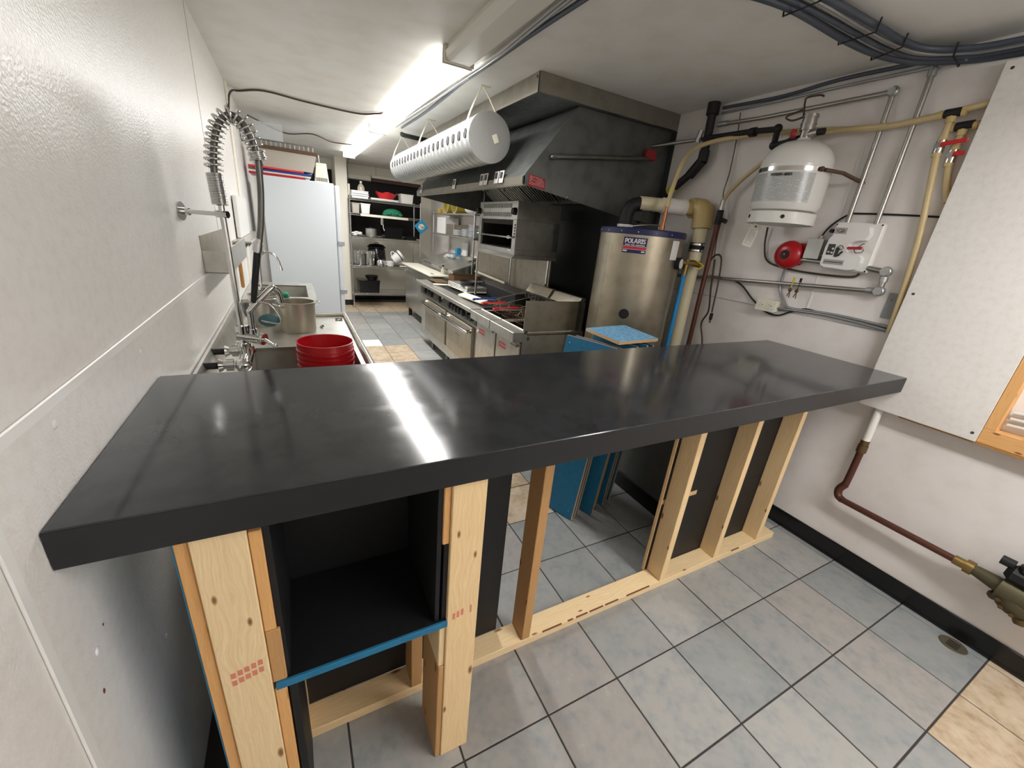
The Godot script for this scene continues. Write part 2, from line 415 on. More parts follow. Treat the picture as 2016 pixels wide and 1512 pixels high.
func make_materials() -> void:
	var n1 := noise_img(3, 0.012, 5); var n2 := noise_img(11, 0.03, 4); var fine := noise_img(17, 0.09, 3)
	var cell := noise_img(5, 0.06, 1, 512, 512, FastNoiseLite.TYPE_CELLULAR)
	T.fine = ImageTexture.create_from_image(fine)
	T.peb = ImageTexture.create_from_image(noise_img(23, 0.05, 2))
	T.cell = ImageTexture.create_from_image(cell)
	var streak := stretch(noise_img(29, 0.05, 3, 512, 512), 512, 512)
	# white pebbled plastic wall board
	var w := mat("wall_board", rgb(236, 234, 231), 0.34)
	w.albedo_texture = ramp_tex(n1, [[0.0, rgb(246, 244, 240)], [0.45, rgb(252, 251, 249)], [1.0, rgb(255, 255, 255)]])
	tri(w, Vector3.ONE * 4.0, true); bump(w, T.peb, 0.05)
	M.wall_board = w
	var wp := mat("wall_smooth", rgb(238, 234, 232), 0.45)
	wp.albedo_texture = ramp_tex(n1, [[0.0, rgb(246, 243, 239)], [0.5, rgb(253, 252, 250)], [1.0, rgb(255, 255, 255)]])
	tri(wp, Vector3.ONE * 0.8, true); bump(wp, T.fine, 0.02)
	var ce := mat("ceiling_paint", rgb(243, 243, 241), 0.5)
	ce.albedo_texture = ramp_tex(n1, [[0.0, rgb(244, 241, 234)], [0.5, rgb(252, 251, 248)], [1.0, rgb(255, 255, 255)]])
	tri(ce, Vector3.ONE * 0.5, true)
	mat("cream_wall", rgb(238, 234, 220), 0.55)
	# floor tiles
	var ti := noise_img(41, 0.006, 6, 1024, 1024); var td := noise_img(43, 0.02, 5, 1024, 1024)
	var mixd := Image.create(1024, 1024, false, Image.FORMAT_L8)
	for y in 1024:
		for x in 1024:
			var a := ti.get_pixel(x, y).r; var b := td.get_pixel(x, y).r
			mixd.set_pixel(x, y, Color.from_hsv(0, 0, clamp(a * 0.62 + b * 0.38, 0.0, 1.0)))
	T.tile = ramp_tex(mixd, [[0.12, rgb(164, 168, 169)], [0.36, rgb(178, 180, 179)], [0.5, rgb(185, 185, 182)], [0.6, rgb(190, 187, 183)], [0.72, rgb(187, 188, 186)], [0.9, rgb(200, 200, 197)]])
	T.tile_tan = ramp_tex(mixd, [[0.12, rgb(168, 148, 122)], [0.4, rgb(194, 176, 152)], [0.55, rgb(204, 188, 166)], [0.75, rgb(210, 196, 176)], [0.95, rgb(222, 212, 196)]])
	T.tile_r = ramp_tex(td, [[0.0, Color(0.40, 0.40, 0.40)], [1.0, Color(0.50, 0.50, 0.50)]])
	var k := 0
	for c in [rgb(214, 216, 216), rgb(226, 226, 224), rgb(203, 207, 208), rgb(221, 217, 214)]:
		var m := mat("floor_tile_%d" % k, c, 1.0); m.albedo_texture = T.tile; rough_tex(m, T.tile_r); k += 1
	var mt := mat("floor_tile_tan", rgb(246, 242, 236), 1.0); mt.albedo_texture = T.tile_tan; rough_tex(mt, T.tile_r)
	var mt2 := mat("floor_tile_pale", rgb(240, 240, 238), 0.45)
	mat("grout", rgb(62, 56, 54), 0.9)
	# pine timber, grain along v
	var wi := Image.create(256, 1024, false, Image.FORMAT_RGB8)
	var gn := FastNoiseLite.new(); gn.seed = 7; gn.frequency = 1.0
	var knots := [[60, 180, 9], [190, 330, 7], [110, 520, 11], [40, 700, 6], [170, 820, 10], [215, 610, 6], [90, 960, 7]]
	for y in 1024:
		for x in 256:
			var px := float(x); var wob := gn.get_noise_2d(px * 0.004, y * 0.002) * 40.0
			var kd := 0.0
			for q in knots:
				var dx: float = px - q[0]; var dy: float = (y - q[1]) * 0.55
				var d: float = sqrt(dx * dx + dy * dy) / q[2]
				wob += exp(-d * 0.5) * 9.0 * signf(dx)
				kd = max(kd, clamp(1.5 - d, 0.0, 1.0))
			var g := gn.get_noise_2d((px + wob) * 0.11, y * 0.0035) * 0.5 + gn.get_noise_2d((px + wob) * 0.35, y * 0.012 + 50.0) * 0.3
			var c: Color = rgb(246, 224, 184).lerp(rgb(224, 190, 140), clamp(0.42 + g * 0.75, 0.0, 1.0))
			c = c.lerp(rgb(118, 72, 36), kd * 0.85)
			wi.set_pixel(x, y, c)
	T.wood = ImageTexture.create_from_image(wi)
	var tones := {"pine": rgb(255, 250, 240), "pine_dark": rgb(206, 180, 150), "pine_pale": rgb(255, 255, 252), "pine_orange": rgb(240, 208, 170)}
	for q in tones:
		var m := mat(q, tones[q], 0.62); m.albedo_texture = T.wood; tri(m, Vector3(6.5, 1.1, 6.5))
	# black painted boards, laminate
	var bp := mat("black_paint", rgb(19, 19, 20), 0.55); bp.albedo_texture = ramp_tex(n2, [[0.0, rgb(210, 210, 210)], [0.6, rgb(245, 245, 245)], [1.0, rgb(255, 255, 255)]]); tri(bp, Vector3.ONE * 2.0, true)
	var sm_r := noise_img(51, 0.008, 5, 1024, 1024)
	var cl := mat("laminate", rgb(60, 61, 63), 1.0)
	cl.albedo_texture = ramp_tex(stretch(noise_img(61, 0.02, 5, 512, 512), 1024, 256), [[0.2, rgb(226, 226, 226)], [0.55, rgb(246, 246, 246)], [0.9, rgb(255, 255, 255)]])
	rough_tex(cl, ramp_tex(sm_r, [[0.0, Color(0.11, 0.11, 0.11)], [0.55, Color(0.12, 0.12, 0.12)], [0.75, Color(0.145, 0.145, 0.145)], [1.0, Color(0.17, 0.17, 0.17)]])); tri(cl, Vector3(0.9, 0.9, 0.9), true); cl.metallic_specular = 0.42
	mat("laminate_shaded", rgb(30, 31, 33), 0.45)  # darker copy of the laminate, shade of the front face put into its colour
	var bl := mat("blue_paint", rgb(34, 118, 158), 0.5); bl.albedo_texture = ramp_tex(n2, [[0.0, rgb(215, 225, 230)], [0.5, rgb(245, 248, 250)], [1.0, rgb(255, 255, 255)]]); tri(bl, Vector3.ONE * 1.5)
	var bl2 := mat("blue_paint_worn", rgb(132, 186, 220), 0.55); bl2.albedo_texture = ramp_tex(n2, [[0.25, rgb(255, 255, 255)], [0.55, rgb(220, 232, 240)], [0.8, rgb(170, 205, 228)]]); tri(bl2, Vector3.ONE * 1.8)
	mat("raw_edge", rgb(212, 176, 126), 0.7)
	# metals
	var st_r := ramp_tex(stretch(noise_img(71, 0.05, 3, 512, 512), 512, 512), [[0.0, Color(0.30, 0.30, 0.30)], [1.0, Color(0.38, 0.38, 0.38)]])
	var st_c := ramp_tex(n1, [[0.0, rgb(226, 222, 214)], [0.45, rgb(244, 243, 240)], [1.0, rgb(255, 255, 255)]])
	var defs := {"steel": [rgb(204, 203, 197), 0.9, 0.75], "steel_dark": [rgb(124, 124, 120), 1.1, 0.75], "steel_grime": [rgb(182, 175, 160), 1.15, 0.75], "steel_heater": [rgb(180, 172, 154), 0.95, 0.85]}
	for q in defs:
		var m := mat(q, defs[q][0], defs[q][1], defs[q][2]); m.albedo_texture = st_c; rough_tex(m, st_r); tri(m, Vector3(1.2, 1.2, 1.2), true)
	var hood := mat("steel_hood", rgb(122, 125, 124), 0.85, 0.6); hood.albedo_texture = ramp_tex(n1, [[0.0, rgb(205, 202, 196)], [0.5, rgb(238, 238, 237)], [1.0, rgb(255, 255, 255)]]); rough_tex(hood, ramp_tex(n2, [[0.0, Color(0.36, 0.36, 0.36)], [1.0, Color(0.62, 0.62, 0.62)]])); tri(hood, Vector3.ONE * 0.9, true)
	var sk := mat("steel_skirt", rgb(150, 146, 136), 0.9, 0.6); sk.albedo_texture = st_c; rough_tex(sk, ramp_tex(n2, [[0.0, Color(0.4, 0.4, 0.4)], [1.0, Color(0.62, 0.62, 0.62)]])); tri(sk, Vector3.ONE * 0.9, true)
	var ga := mat("galvanised", rgb(196, 198, 196), 0.9, 0.8); ga.albedo_texture = ramp_tex(cell, [[0.0, rgb(242, 243, 243)], [0.5, rgb(248, 249, 249)], [1.0, rgb(255, 255, 255)]]); rough_tex(ga, ramp_tex(cell, [[0.0, Color(0.40, 0.40, 0.40)], [1.0, Color(0.46, 0.46, 0.46)]])); tri(ga, Vector3.ONE * 3.0)
	mat("conduit", rgb(176, 174, 168), 0.34, 0.95)
	mat("chrome", rgb(214, 214, 212), 0.14, 1.0)
	mat("brass", rgb(152, 128, 80), 0.38, 1.0)
	mat("bronze", rgb(112, 92, 60), 0.5, 0.75)
	mat("verdigris", rgb(92, 86, 64), 0.55, 0.5)
	mat("copper_old", rgb(98, 62, 50), 0.42, 0.55)
	mat("copper", rgb(176, 118, 78), 0.3, 0.9)
	mat("iron", rgb(32, 32, 33), 0.55, 0.2)
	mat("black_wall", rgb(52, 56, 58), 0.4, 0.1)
	mat("black_rubber", rgb(20, 20, 21), 0.6)
	mat("black_gloss", rgb(14, 14, 16), 0.2)
	mat("soot", rgb(38, 33, 28), 0.7)
	# plastics and paints
	mat("white_enamel", rgb(232, 234, 236), 0.28)
	mat("white_plastic", rgb(236, 235, 232), 0.3)
	mat("tank_white", rgb(232, 231, 226), 0.22)
	mat("cream_plastic", rgb(226, 220, 204), 0.4)
	mat("fridge_white", rgb(206, 213, 218), 0.4)
	mat("fridge_grey", rgb(150, 152, 156), 0.5)
	mat("red_plastic", rgb(178, 22, 30), 0.3)
	mat("red_bright", rgb(206, 40, 44), 0.35)
	mat("red_label", rgb(176, 44, 50), 0.5)
	mat("navy", rgb(28, 36, 84), 0.35)
	mat("label_navy", rgb(38, 34, 92), 0.4)
	mat("pvc", rgb(222, 212, 178), 0.35)
	mat("pvc_white", rgb(232, 230, 224), 0.35)
	mat("pvc_amber", rgb(206, 182, 122), 0.35)
	mat("pex", rgb(206, 186, 140), 0.38)
	mat("blue_pipe", rgb(32, 140, 206), 0.4)
	mat("tub_grey", rgb(176, 170, 160), 0.45)
	mat("rust_brown", rgb(92, 68, 46), 0.7)
	mat("tray_brown", rgb(108, 82, 54), 0.6, 0.3)
	mat("lamp_body", rgb(224, 220, 206), 0.45)
	mat("lens_off", rgb(226, 224, 214), 0.3)
	mat("grey_tag", rgb(168, 168, 164), 0.5)
	mat("dark_grey", rgb(66, 66, 68), 0.5)
	mat("green_cloth", rgb(26, 120, 86), 0.7)
	mat("teal_cloth", rgb(70, 104, 108), 0.8)
	mat("sky_blue", rgb(46, 150, 196), 0.5)
	mat("yellow", rgb(214, 196, 40), 0.5)
	mat("olive_tub", rgb(188, 170, 60), 0.4)
	mat("ivory", rgb(232, 228, 210), 0.35)
	mat("blue_handle", rgb(34, 62, 150), 0.4)
	mat("oak", rgb(172, 122, 62), 0.6)
	mat("maroon", rgb(78, 50, 48), 0.6)
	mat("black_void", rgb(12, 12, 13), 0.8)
	mat("marker_red", rgb(214, 134, 112), 0.8)
	mat("marker_black", rgb(60, 48, 38), 0.8)
	mat("bark", rgb(112, 66, 42), 0.85)
	mat("rubbish", rgb(92, 74, 60), 0.9)
	mat("cable_grey", rgb(160, 162, 164), 0.35, 0.6)
	mat("cable_dark", rgb(78, 86, 98), 0.4, 0.3)
	mat("cable_white", rgb(214, 212, 206), 0.45)
	mat("cord_brown", rgb(70, 52, 40), 0.5)
	mat("drain_metal", rgb(112, 104, 88), 0.55, 0.6)
	mat("moss", rgb(120, 116, 70), 0.85)
	var gl := mat("clear_film", Color(0.92, 0.95, 0.97, 0.35), 0.15); gl.transparency = BaseMaterial3D.TRANSPARENCY_ALPHA
	var gb := mat("clear_bottle", Color(0.9, 0.88, 0.78, 0.5), 0.1); gb.transparency = BaseMaterial3D.TRANSPARENCY_ALPHA
	var le := mat("lamp_lens", rgb(250, 248, 240), 0.4); le.emission_enabled = true; le.emission = Color(1.0, 0.988, 0.965); le.emission_energy_multiplier = LENS
	var tu := mat("lamp_tube", rgb(250, 250, 248), 0.4); tu.emission_enabled = true; tu.emission = Color(1.0, 0.99, 0.985); tu.emission_energy_multiplier = TUBE
	# printed labels
	T.print = print_tex(512, 256, 24, rgb(196, 198, 196), rgb(146, 150, 152), 5)
	var pl := mat("tank_print", Color.WHITE, 0.25); pl.albedo_texture = T.print
	T.print_red = print_tex(128, 64, 6, rgb(176, 40, 50), rgb(238, 208, 206), 9)
	var pr := mat("red_print", Color.WHITE, 0.45); pr.albedo_texture = T.print_red
	T.print_tag = print_tex(96, 192, 12, rgb(240, 238, 230), rgb(110, 108, 104), 13)
	var pt := mat("tag_print", Color.WHITE, 0.5); pt.albedo_texture = T.print_tag
	var bad := Image.create(128, 40, false, Image.FORMAT_RGB8); bad.fill(rgb(196, 52, 62))
	for i in 9: bad.fill_rect(Rect2i(12 + i * 12, 9, 5 + (i % 3) * 2, 20), rgb(232, 176, 178))
	var bm := mat("badge_print", Color.WHITE, 0.4); bm.albedo_texture = ImageTexture.create_from_image(bad)
func print_tex(w: int, h: int, rows: int, bg: Color, ink: Color, sd: int) -> ImageTexture:
	var r := RandomNumberGenerator.new(); r.seed = sd
	var im := Image.create(w, h, false, Image.FORMAT_RGB8); im.fill(bg)
	var dy := float(h - 16) / rows
	for i in rows:
		var x := 8
		var th := int(max(2.0, dy * 0.4))
		while x < w - 12:
			var l := r.randi_range(6, 26)
			im.fill_rect(Rect2i(x, 8 + int(i * dy), min(l, w - 8 - x), th), ink)
			x += l + 4
			if r.randf() < 0.08: x += 30
	return ImageTexture.create_from_image(im)
func counter() -> void:
	var zf := -0.73; var zb := -1.42; var x0 := XL + 0.002; var x1 := 2.568; var yt := 1.119
	var t := thing("bar_countertop", "long black laminate bar countertop with thick square edge", "countertop", V(1.1, 1.05, -1.07))
	var b := MB.new(); b.bx(x0, x1, yt - 0.073, yt, zb, zf, 0.002); part(t, "top_slab", b, M.laminate)
	b = MB.new(); b.bx(x0, x1, yt - 0.0725, yt - 0.003, zf, zf + 0.0008); part(t, "shaded_edge_face", b, M.laminate_shaded)  # thin front sheet in darker laminate, painting in the shade of that face
	# timber frame below
	var f := thing("counter_frame", "unfinished pine stud frame with black boards under the bar countertop", "frame", V(1.1, 0.0, -1.0))
	var yb := yt - 0.076
	var zs := -0.962; var ze := -1.05
	board(f, "bottom_plate", 0.300, 2.46, 0.0, 0.038, ze, zs, "x", M.pine_pale)
	board(f, "bottom_plate", -0.2, 0.299, 0.0, 0.038, ze, zs, "x", M.pine)
	var st := [[0.700, M.pine_dark], [1.486, M.pine], [1.893, M.pine], [2.273, M.pine]]
	for s in st: board(f, "stud", s[0], s[0] + 0.038, 0.038, yb, ze, zs, "y", s[1])
	board(f, "stud", 0.247, 0.285, 0.038, 0.578, ze, zs, "y", M.pine_dark)
	board(f, "stud", -0.100, -0.078, 0.038, 0.578, ze, zs, "y", M.pine)
	# posts by the cubby
	var p1 := board(f, "post", -0.208, -0.121, 0.0, yb, -0.782, -0.744, "y", M.pine_pale)
	var p2 := board(f, "post", 0.287, 0.376, 0.0, yb, -0.782, -0.744, "y", M.pine)
	board(f, "post_packer", 0.269, 0.2865, 0.0, 0.42, -0.90, -0.748, "y", M.pine_dark)
	board(f, "post_packer", 0.269, 0.2865, 0.42, 0.575, -0.90, -0.752, "y", M.pine_pale)
	board(f, "post_packer", 0.269, 0.2865, 0.86, yb, -0.90, -0.752, "y", M.pine_orange)
	board(f, "side_board", -0.232, -0.210, 0.0, yb, -1.02, -0.752, "y", M.pine_orange)
	board(f, "post_packer", -0.120, -0.098, 0.76, yb - 0.02, -0.85, -0.750, "y", M.pine_orange)
	board(f, "post_packer", -0.120, -0.092, 0.60, 0.758, -0.85, -0.750, "y", M.pine_dark)
	board(f, "post_packer", -0.120, -0.096, 0.14, 0.575, -0.85, -0.752, "y", M.pine_orange)
	b = MB.new(); b.bx(-0.2345, -0.2325, 0.0, yb, -1.02, -0.754); part(f, "painted_face", b, M.blue_paint, "blue painted side face")
	# black boarded cubby
	b = MB.new(); b.bx(-0.097, -0.085, 0.60, yb, -1.049, -0.757, 0.001); part(f, "cubby_side", b, M.black_paint)
	b = MB.new(); b.bx(0.256, 0.268, 0.60, yb - 0.0, -1.049, -0.757, 0.001); part(f, "cubby_side", b, M.black_paint)
	b = MB.new(); b.bx(0.2745, 0.2865, 0.577, 0.858, -0.83, -0.755, 0.001); part(f, "cubby_side", b, M.black_paint)
	b = MB.new(); b.bx(-0.22, 0.2695, 0.038, yb, -1.064, -1.0505, 0.001); part(f, "cubby_back", b, M.black_paint)
	b = MB.new(); b.bx(-0.115, 0.287, 0.583, 0.598, -1.049, -0.752, 0.001); part(f, "cubby_shelf", b, M.black_paint)
	b = MB.new(); b.bx(-0.115, 0.289, 0.580, 0.600, -0.7515, -0.744, 0.001); part(f, "shelf_edging", b, M.blue_paint, "blue painted shelf edge")
	b = MB.new(); b.bx(-0.092, -0.075, 0.0, 0.58, -0.955, -0.757, 0.001); part(f, "lower_side_board", b, M.black_paint)
	# back sheets behind the studs
	var pz := -1.064
	b = MB.new(); b.bx(0.27, 0.624, 0.038, 0.90, pz, ze - 0.0005, 0.001); part(f, "back_sheet", b, M.black_paint)
	b = MB.new(); b.bx(0.27, 0.624, 0.93, yb, pz, ze - 0.0005, 0.001); part(f, "back_sheet", b, M.black_paint)
	b = MB.new(); b.bx(0.27, 0.624, 0.90, 0.93, pz, ze - 0.0035); part(f, "bare_strip", b, M.raw_edge)
	b = MB.new(); b.bx(1.468, 2.46, 0.038, 0.44, pz, ze - 0.0005, 0.001); part(f, "back_sheet", b, M.black_paint)
	b = MB.new(); b.bx(1.468, 2.46, 0.468, 0.90, pz, ze - 0.0005, 0.001); part(f, "back_sheet", b, M.black_paint)
	b = MB.new(); b.bx(1.468, 2.46, 0.93, yb, pz, ze - 0.0005, 0.001); part(f, "back_sheet", b, M.black_paint)
	b = MB.new(); b.bx(1.468, 1.72, 0.44, 0.468, pz, ze - 0.0035); part(f, "bare_strip", b, M.raw_edge)
	b = MB.new(); b.bx(1.95, 2.46, 0.90, 0.93, pz, ze - 0.0035); part(f, "bare_strip", b, M.raw_edge)
	b = MB.new(); b.bx(1.72, 2.46, 0.44, 0.468, pz, ze - 0.002); part(f, "back_sheet", b, M.black_paint)
	b = MB.new(); b.bx(1.468, 1.95, 0.90, 0.93, pz, ze - 0.002); part(f, "back_sheet", b, M.black_paint)
	b = MB.new(); b.bx(1.462, 1.4675, 0.038, yb, pz, ze + 0.002, 0.001); part(f, "sheet_edge", b, M.raw_edge)
	board(f, "stud", 2.40, 2.438, 0.038, yb, -1.40, -1.31, "y", M.pine_dark)
	# stamps and bark on the timber
	b = MB.new()
	for r in 2:
		for k in 5: b.bx(-0.19 + k * 0.0125, -0.181 + k * 0.0125, 0.665 - r * 0.022 + k * 0.0035, 0.680 - r * 0.022 + k * 0.0035, -0.744, -0.7434)
	for k in 3: b.bx(0.302 + k * 0.012, 0.309 + k * 0.012, 0.60 + k * 0.003, 0.622 + k * 0.003, -0.744, -0.7434)
	b.bx(0.352, 0.357, 0.605, 0.632, -0.744, -0.7434)
	part(f, "red_stamp", b, M.marker_red, "faded red lumber stamp")
	b = MB.new()
	for k in 5: b.bx(0.395, 0.402 + 0.002 * (k % 2), 0.038, 0.0386, -1.03 + k * 0.011, -1.022 + k * 0.011)
	for k in 7: b.bx(0.44 + 0.001 * k, 0.445 + 0.001 * k, 0.038, 0.0386, -1.04 + k * 0.009, -1.034 + k * 0.009)
	for k in 6: b.bx(1.929 - 0.04, 1.8926, 0.90 + 0.004 * (k % 2), 0.908 + 0.004 * (k % 2), -1.03 + k * 0.008, -1.024 + k * 0.008)
	part(f, "black_stamp", b, M.marker_black)
	for q in [[0.80, 0.90], [0.93, 0.96], [0.975, 1.04], [1.05, 1.13], [1.14, 1.22], [1.27, 1.42], [2.05, 2.12]]:
		b = MB.new(); b.box(V((q[0] + q[1]) / 2, 0.0355, -0.9635), V(q[1] - q[0], 0.007, 0.006), 0.002); part(f, "bark_edge", b, M.bark)

func boards_and_heater() -> void:
	# low partition that the boards lean on
	var b := MB.new(); b.bx(1.905, 1.975, 0.0, 0.82, -1.95, -1.07, 0.003); var lw := struct("wall_low", b, M.steel_dark)
	b = MB.new(); b.bx(1.895, 1.905, 0.0, 0.105, -1.95, -1.07, 0.002); struct("baseboard_low", b, M.black_gloss)
	# leaning blue boards
	var grp := "blue painted boards leaning together behind the counter"
	var q := [[1.355, 0.0, 0.33, 1.07, "outermost"], [1.392, 0.02, 0.33, 1.05, ""], [1.418, 0.03, 0.31, 1.06, ""], [1.500, -0.01, 0.30, 1.03, ""], [1.556, 0.05, 0.30, 1.06, ""], [1.586, 0.06, 0.32, 1.04, ""], [1.632, 0.05, 0.30, 1.065, ""], [1.672, 0.07, 0.30, 1.03, ""], [1.714, 0.08, 0.30, 1.055, ""]]
	for i in q.size():
		var w: float = q[i][2]; var h: float = q[i][3]
		var lean := deg_to_rad(-9.4 + i * 0.25)
		var ba := Basis(Vector3.UP, deg_to_rad(20.0 - i * 0.8)) * Basis(Vector3.BACK, lean)
		var o := V(q[i][0], 0.004, -1.54 - q[i][1])
		var lb: String = "outermost blue painted board of the stack leaning behind the counter" if i == 0 else "thin blue painted board in the stack leaning behind the counter"
		var t := thing("blue_board", lb, "board", o, grp)
		var m := MB.new(); m.box(V(0.007, h / 2, -w / 2), V(0.014, h, w), 0.001)
		var bd := lpart(t, "panel", m.mesh(), M.blue_paint, Transform3D(ba, o))
		m = MB.new(); m.box(V(0.007, h / 2, 0.0006), V(0.0125, h - 0.003, 0.0018)); m.box(V(0.007, h + 0.0004, -w / 2), V(0.0125, 0.0014, w - 0.003))
		lpart(t, "raw_edge", m.mesh(), M.raw_edge, Transform3D(ba, o))
		if i == 0:
			m = MB.new()
			for s in [[0.05, -0.03], [0.05, -0.3], [1.03, -0.03], [1.03, -0.3]]: m.cyl(V(-0.001, s[0], s[1]), V(0.001, s[0], s[1]), 0.004, -1, 8)
			lpart(t, "screw", m.mesh(), M.chrome, Transform3D(ba, o))
	var pts := [V(1.535, 1.098, -1.905), V(1.885, 1.098, -1.955), V(1.848, 1.098, -1.625), V(1.527, 1.098, -1.595)]
	var t2 := thing("blue_board", "worn pale blue board lying flat on top of the leaning boards", "board", V(1.7, 1.076, -1.77))
	b = MB.new(); b.prism([V2(1.535, -1.905), V2(1.885, -1.955), V2(1.848, -1.625), V2(1.527, -1.595)], V(0, 1.0972, 0), Vector3.RIGHT, Vector3.BACK, V(0, 0.0015, 0)); part(t2, "painted_face", b, M.blue_paint_worn)
	b = MB.new(); b.prism([V2(1.535, -1.905), V2(1.885, -1.955), V2(1.848, -1.625), V2(1.527, -1.595)], V(0, 1.081, 0), Vector3.RIGHT, Vector3.BACK, V(0, 0.0160, 0)); part(t2, "core", b, M.raw_edge)
	# water heater
	var c := V(2.22, 0, -2.30); var r := 0.29
	var h := thing("water_heater", "tall stainless cylindrical water heater with navy lid rim", "water heater", c)
	b = MB.new(); b.lathe(c, [Vector2(0, 0.06), Vector2(r, 0.06), Vector2(r, 1.66), Vector2(0, 1.66)], 64); part(h, "jacket", b, M.steel_heater)
	b = MB.new(); b.lathe(c, [Vector2(r - 0.03, 0.0), Vector2(r + 0.002, 0.0), Vector2(r + 0.002, 0.06), Vector2(0.0, 0.06)], 48); part(h, "base_ring", b, M.black_rubber)
	b = MB.new(); b.lathe(c, [Vector2(r + 0.001, 1.655), Vector2(r + 0.004, 1.655), Vector2(r + 0.004, 1.69), Vector2(r - 0.004, 1.697), Vector2(0, 1.70)], 64); var lid := part(h, "lid", b, M.navy)
	b = MB.new()
	for k in 9:
		var a := deg_to_rad(95 + k * 22); b.ball(c + V(cos(a) * (r + 0.004), 1.672, sin(a) * (r + 0.004)), Vector3.ONE * 0.005, 8)
	part(lid, "screw", b, M.chrome)
	b = MB.new(); b.bx(1.929, 1.931, 0.1, 1.65, -2.302, -2.296); part(h, "seam", b, M.conduit)
	# angles: outward direction a; towards the camera is about 134 degrees
	var am := deg_to_rad(141.0)
	b = MB.new()
	var d0 := V(cos(deg_to_rad(138)), 0, sin(deg_to_rad(138)))
	b.cyl(c + d0 * (r - 0.004) + V(0, 1.14, 0), c + d0 * (r + 0.01) + V(0, 1.14, 0), 0.034, -1, 28); part(h, "access_plug", b, M.iron)
	# label, curved on the jacket
	b = MB.new(); b.lathe(c, [Vector2(r + 0.0006, 1.540), Vector2(r + 0.0016, 1.540), Vector2(r + 0.0016, 1.638), Vector2(r + 0.0006, 1.638)], 12, Basis.IDENTITY, am - 0.265, am + 0.265); var lab := part(h, "label", b, M.label_navy, "navy label reading POLARIS")
	b = MB.new(); b.lathe(c, [Vector2(r + 0.0017, 1.565), Vector2(r + 0.0022, 1.565), Vector2(r + 0.0022, 1.581), Vector2(r + 0.0017, 1.581)], 12, Basis.IDENTITY, am - 0.263, am + 0.263); part(lab, "red_band", b, M.red_bright)
	b = MB.new()
	for s in [[1.5625, 1.5645], [1.5815, 1.5835]]: b.lathe(c, [Vector2(r + 0.0017, s[0]), Vector2(r + 0.0022, s[0]), Vector2(r + 0.0022, s[1]), Vector2(r + 0.0017, s[1])], 12, Basis.IDENTITY, am - 0.263, am + 0.263)
	for k in 22:
		if k in [10, 15]: continue
		b.lathe(c, [Vector2(r + 0.0017, 1.587), Vector2(r + 0.0022, 1.587), Vector2(r + 0.0022, 1.594), Vector2(r + 0.0017, 1.594)], 1, Basis.IDENTITY, am - 0.22 + k * 0.02, am - 0.22 + k * 0.02 + 0.013)
	for s in [[-0.25, -0.15], [0.17, 0.24]]: b.lathe(c, [Vector2(r + 0.0017, 1.548), Vector2(r + 0.0022, 1.548), Vector2(r + 0.0022, 1.557), Vector2(r + 0.0017, 1.557)], 2, Basis.IDENTITY, am - s[1], am - s[0])
	part(lab, "small_print", b, M.white_plastic)
	var word := "POLARIS"; var wid := [0.072, 0.08, 0.062, 0.078, 0.074, 0.038, 0.066]; var off := -0.235
	for k in 7:
		var aa: float = am - (off + wid[k] / 2)
		var nn := V(cos(aa), 0, sin(aa))
		text(lab, word[k], 0.040, M.white_plastic, c + nn * (r + 0.002) + V(0, 1.615, 0), Basis(V(nn.z, 0, -nn.x), Vector3.UP, nn))
		off += wid[k]
	var al := deg_to_rad(83.0)
	b = MB.new(); b.lathe(c, [Vector2(r + 0.0006, 1.52), Vector2(r + 0.0016, 1.52), Vector2(r + 0.0016, 1.64), Vector2(r + 0.0006, 1.64)], 6, Basis.IDENTITY, al - 0.12, al + 0.12); part(h, "label", b, M.white_plastic)
	b = MB.new(); var dg := V(cos(deg_to_rad(70)), 0, sin(deg_to_rad(70)))
	b.cyl(c + dg * r + V(0, 1.50, 0), c + dg * (r + 0.03) + V(0, 1.50, 0), 0.04, -1, 20); var gd := part(h, "thermometer", b, M.black_rubber)
	b = MB.new(); b.cyl(c + dg * (r + 0.03) + V(0, 1.50, 0), c + dg * (r + 0.0315) + V(0, 1.50, 0), 0.032, -1, 20); part(gd, "dial", b, M.white_plastic)
	# hot outlet: copper with plastic line; grey whip
	var o2 := c + V(-0.02, 1.70, 0.19)
	var pp := thing("hot_water_line", "cream plastic water line rising from copper fitting on the heater", "pipe", o2)
	b = MB.new(); b.cyl(o2, o2 + V(0.005, 0.15, 0.0), 0.011, -1, 12); b.cyl(o2 + V(0, 0.0, 0), o2 + V(0, 0.03, 0), 0.018, -1, 12); b.cyl(o2 + V(0.003, 0.055, 0), o2 + V(0.003, 0.085, 0), 0.014, -1, 12); part(pp, "copper_riser", b, M.copper)
	b = MB.new(); b.tube(sm([o2 + V(0.005, 0.15, 0), V(2.235, 1.98, -2.12), V(2.32, 2.13, -2.16), V(2.43, 2.225, -2.18), V(2.52, 2.275, -2.10), V(2.585, 2.29, -1.9), V(2.595, 2.275, -1.6), V(2.595, 2.238, -1.25), V(2.595, 2.252, -1.02)], 8), 0.014, 12); b.cyl(o2 + V(0.005, 0.145, 0), o2 + V(0.005, 0.18, 0.0), 0.018, -1, 12); part(pp, "tubing", b, M.pex)
	var wire := MB.new(); wire.tube(sm([V(2.30, 1.70, -2.2), V(2.2, 1.725, -2.13), V(2.06, 1.72, -2.12), V(1.95, 1.70, -2.16)], 5), 0.004, 6)
	single("probe_wire", "thin grey wire lying across the heater lid", "wire", wire, M.conduit)
	# vent: black elbow, white pipe, amber elbow and drop beside the wall
	var ve := thing("heater_vent", "thick white plastic vent pipe with amber elbow above the heater", "vent pipe", V(2.4, 0.0, -2.2))
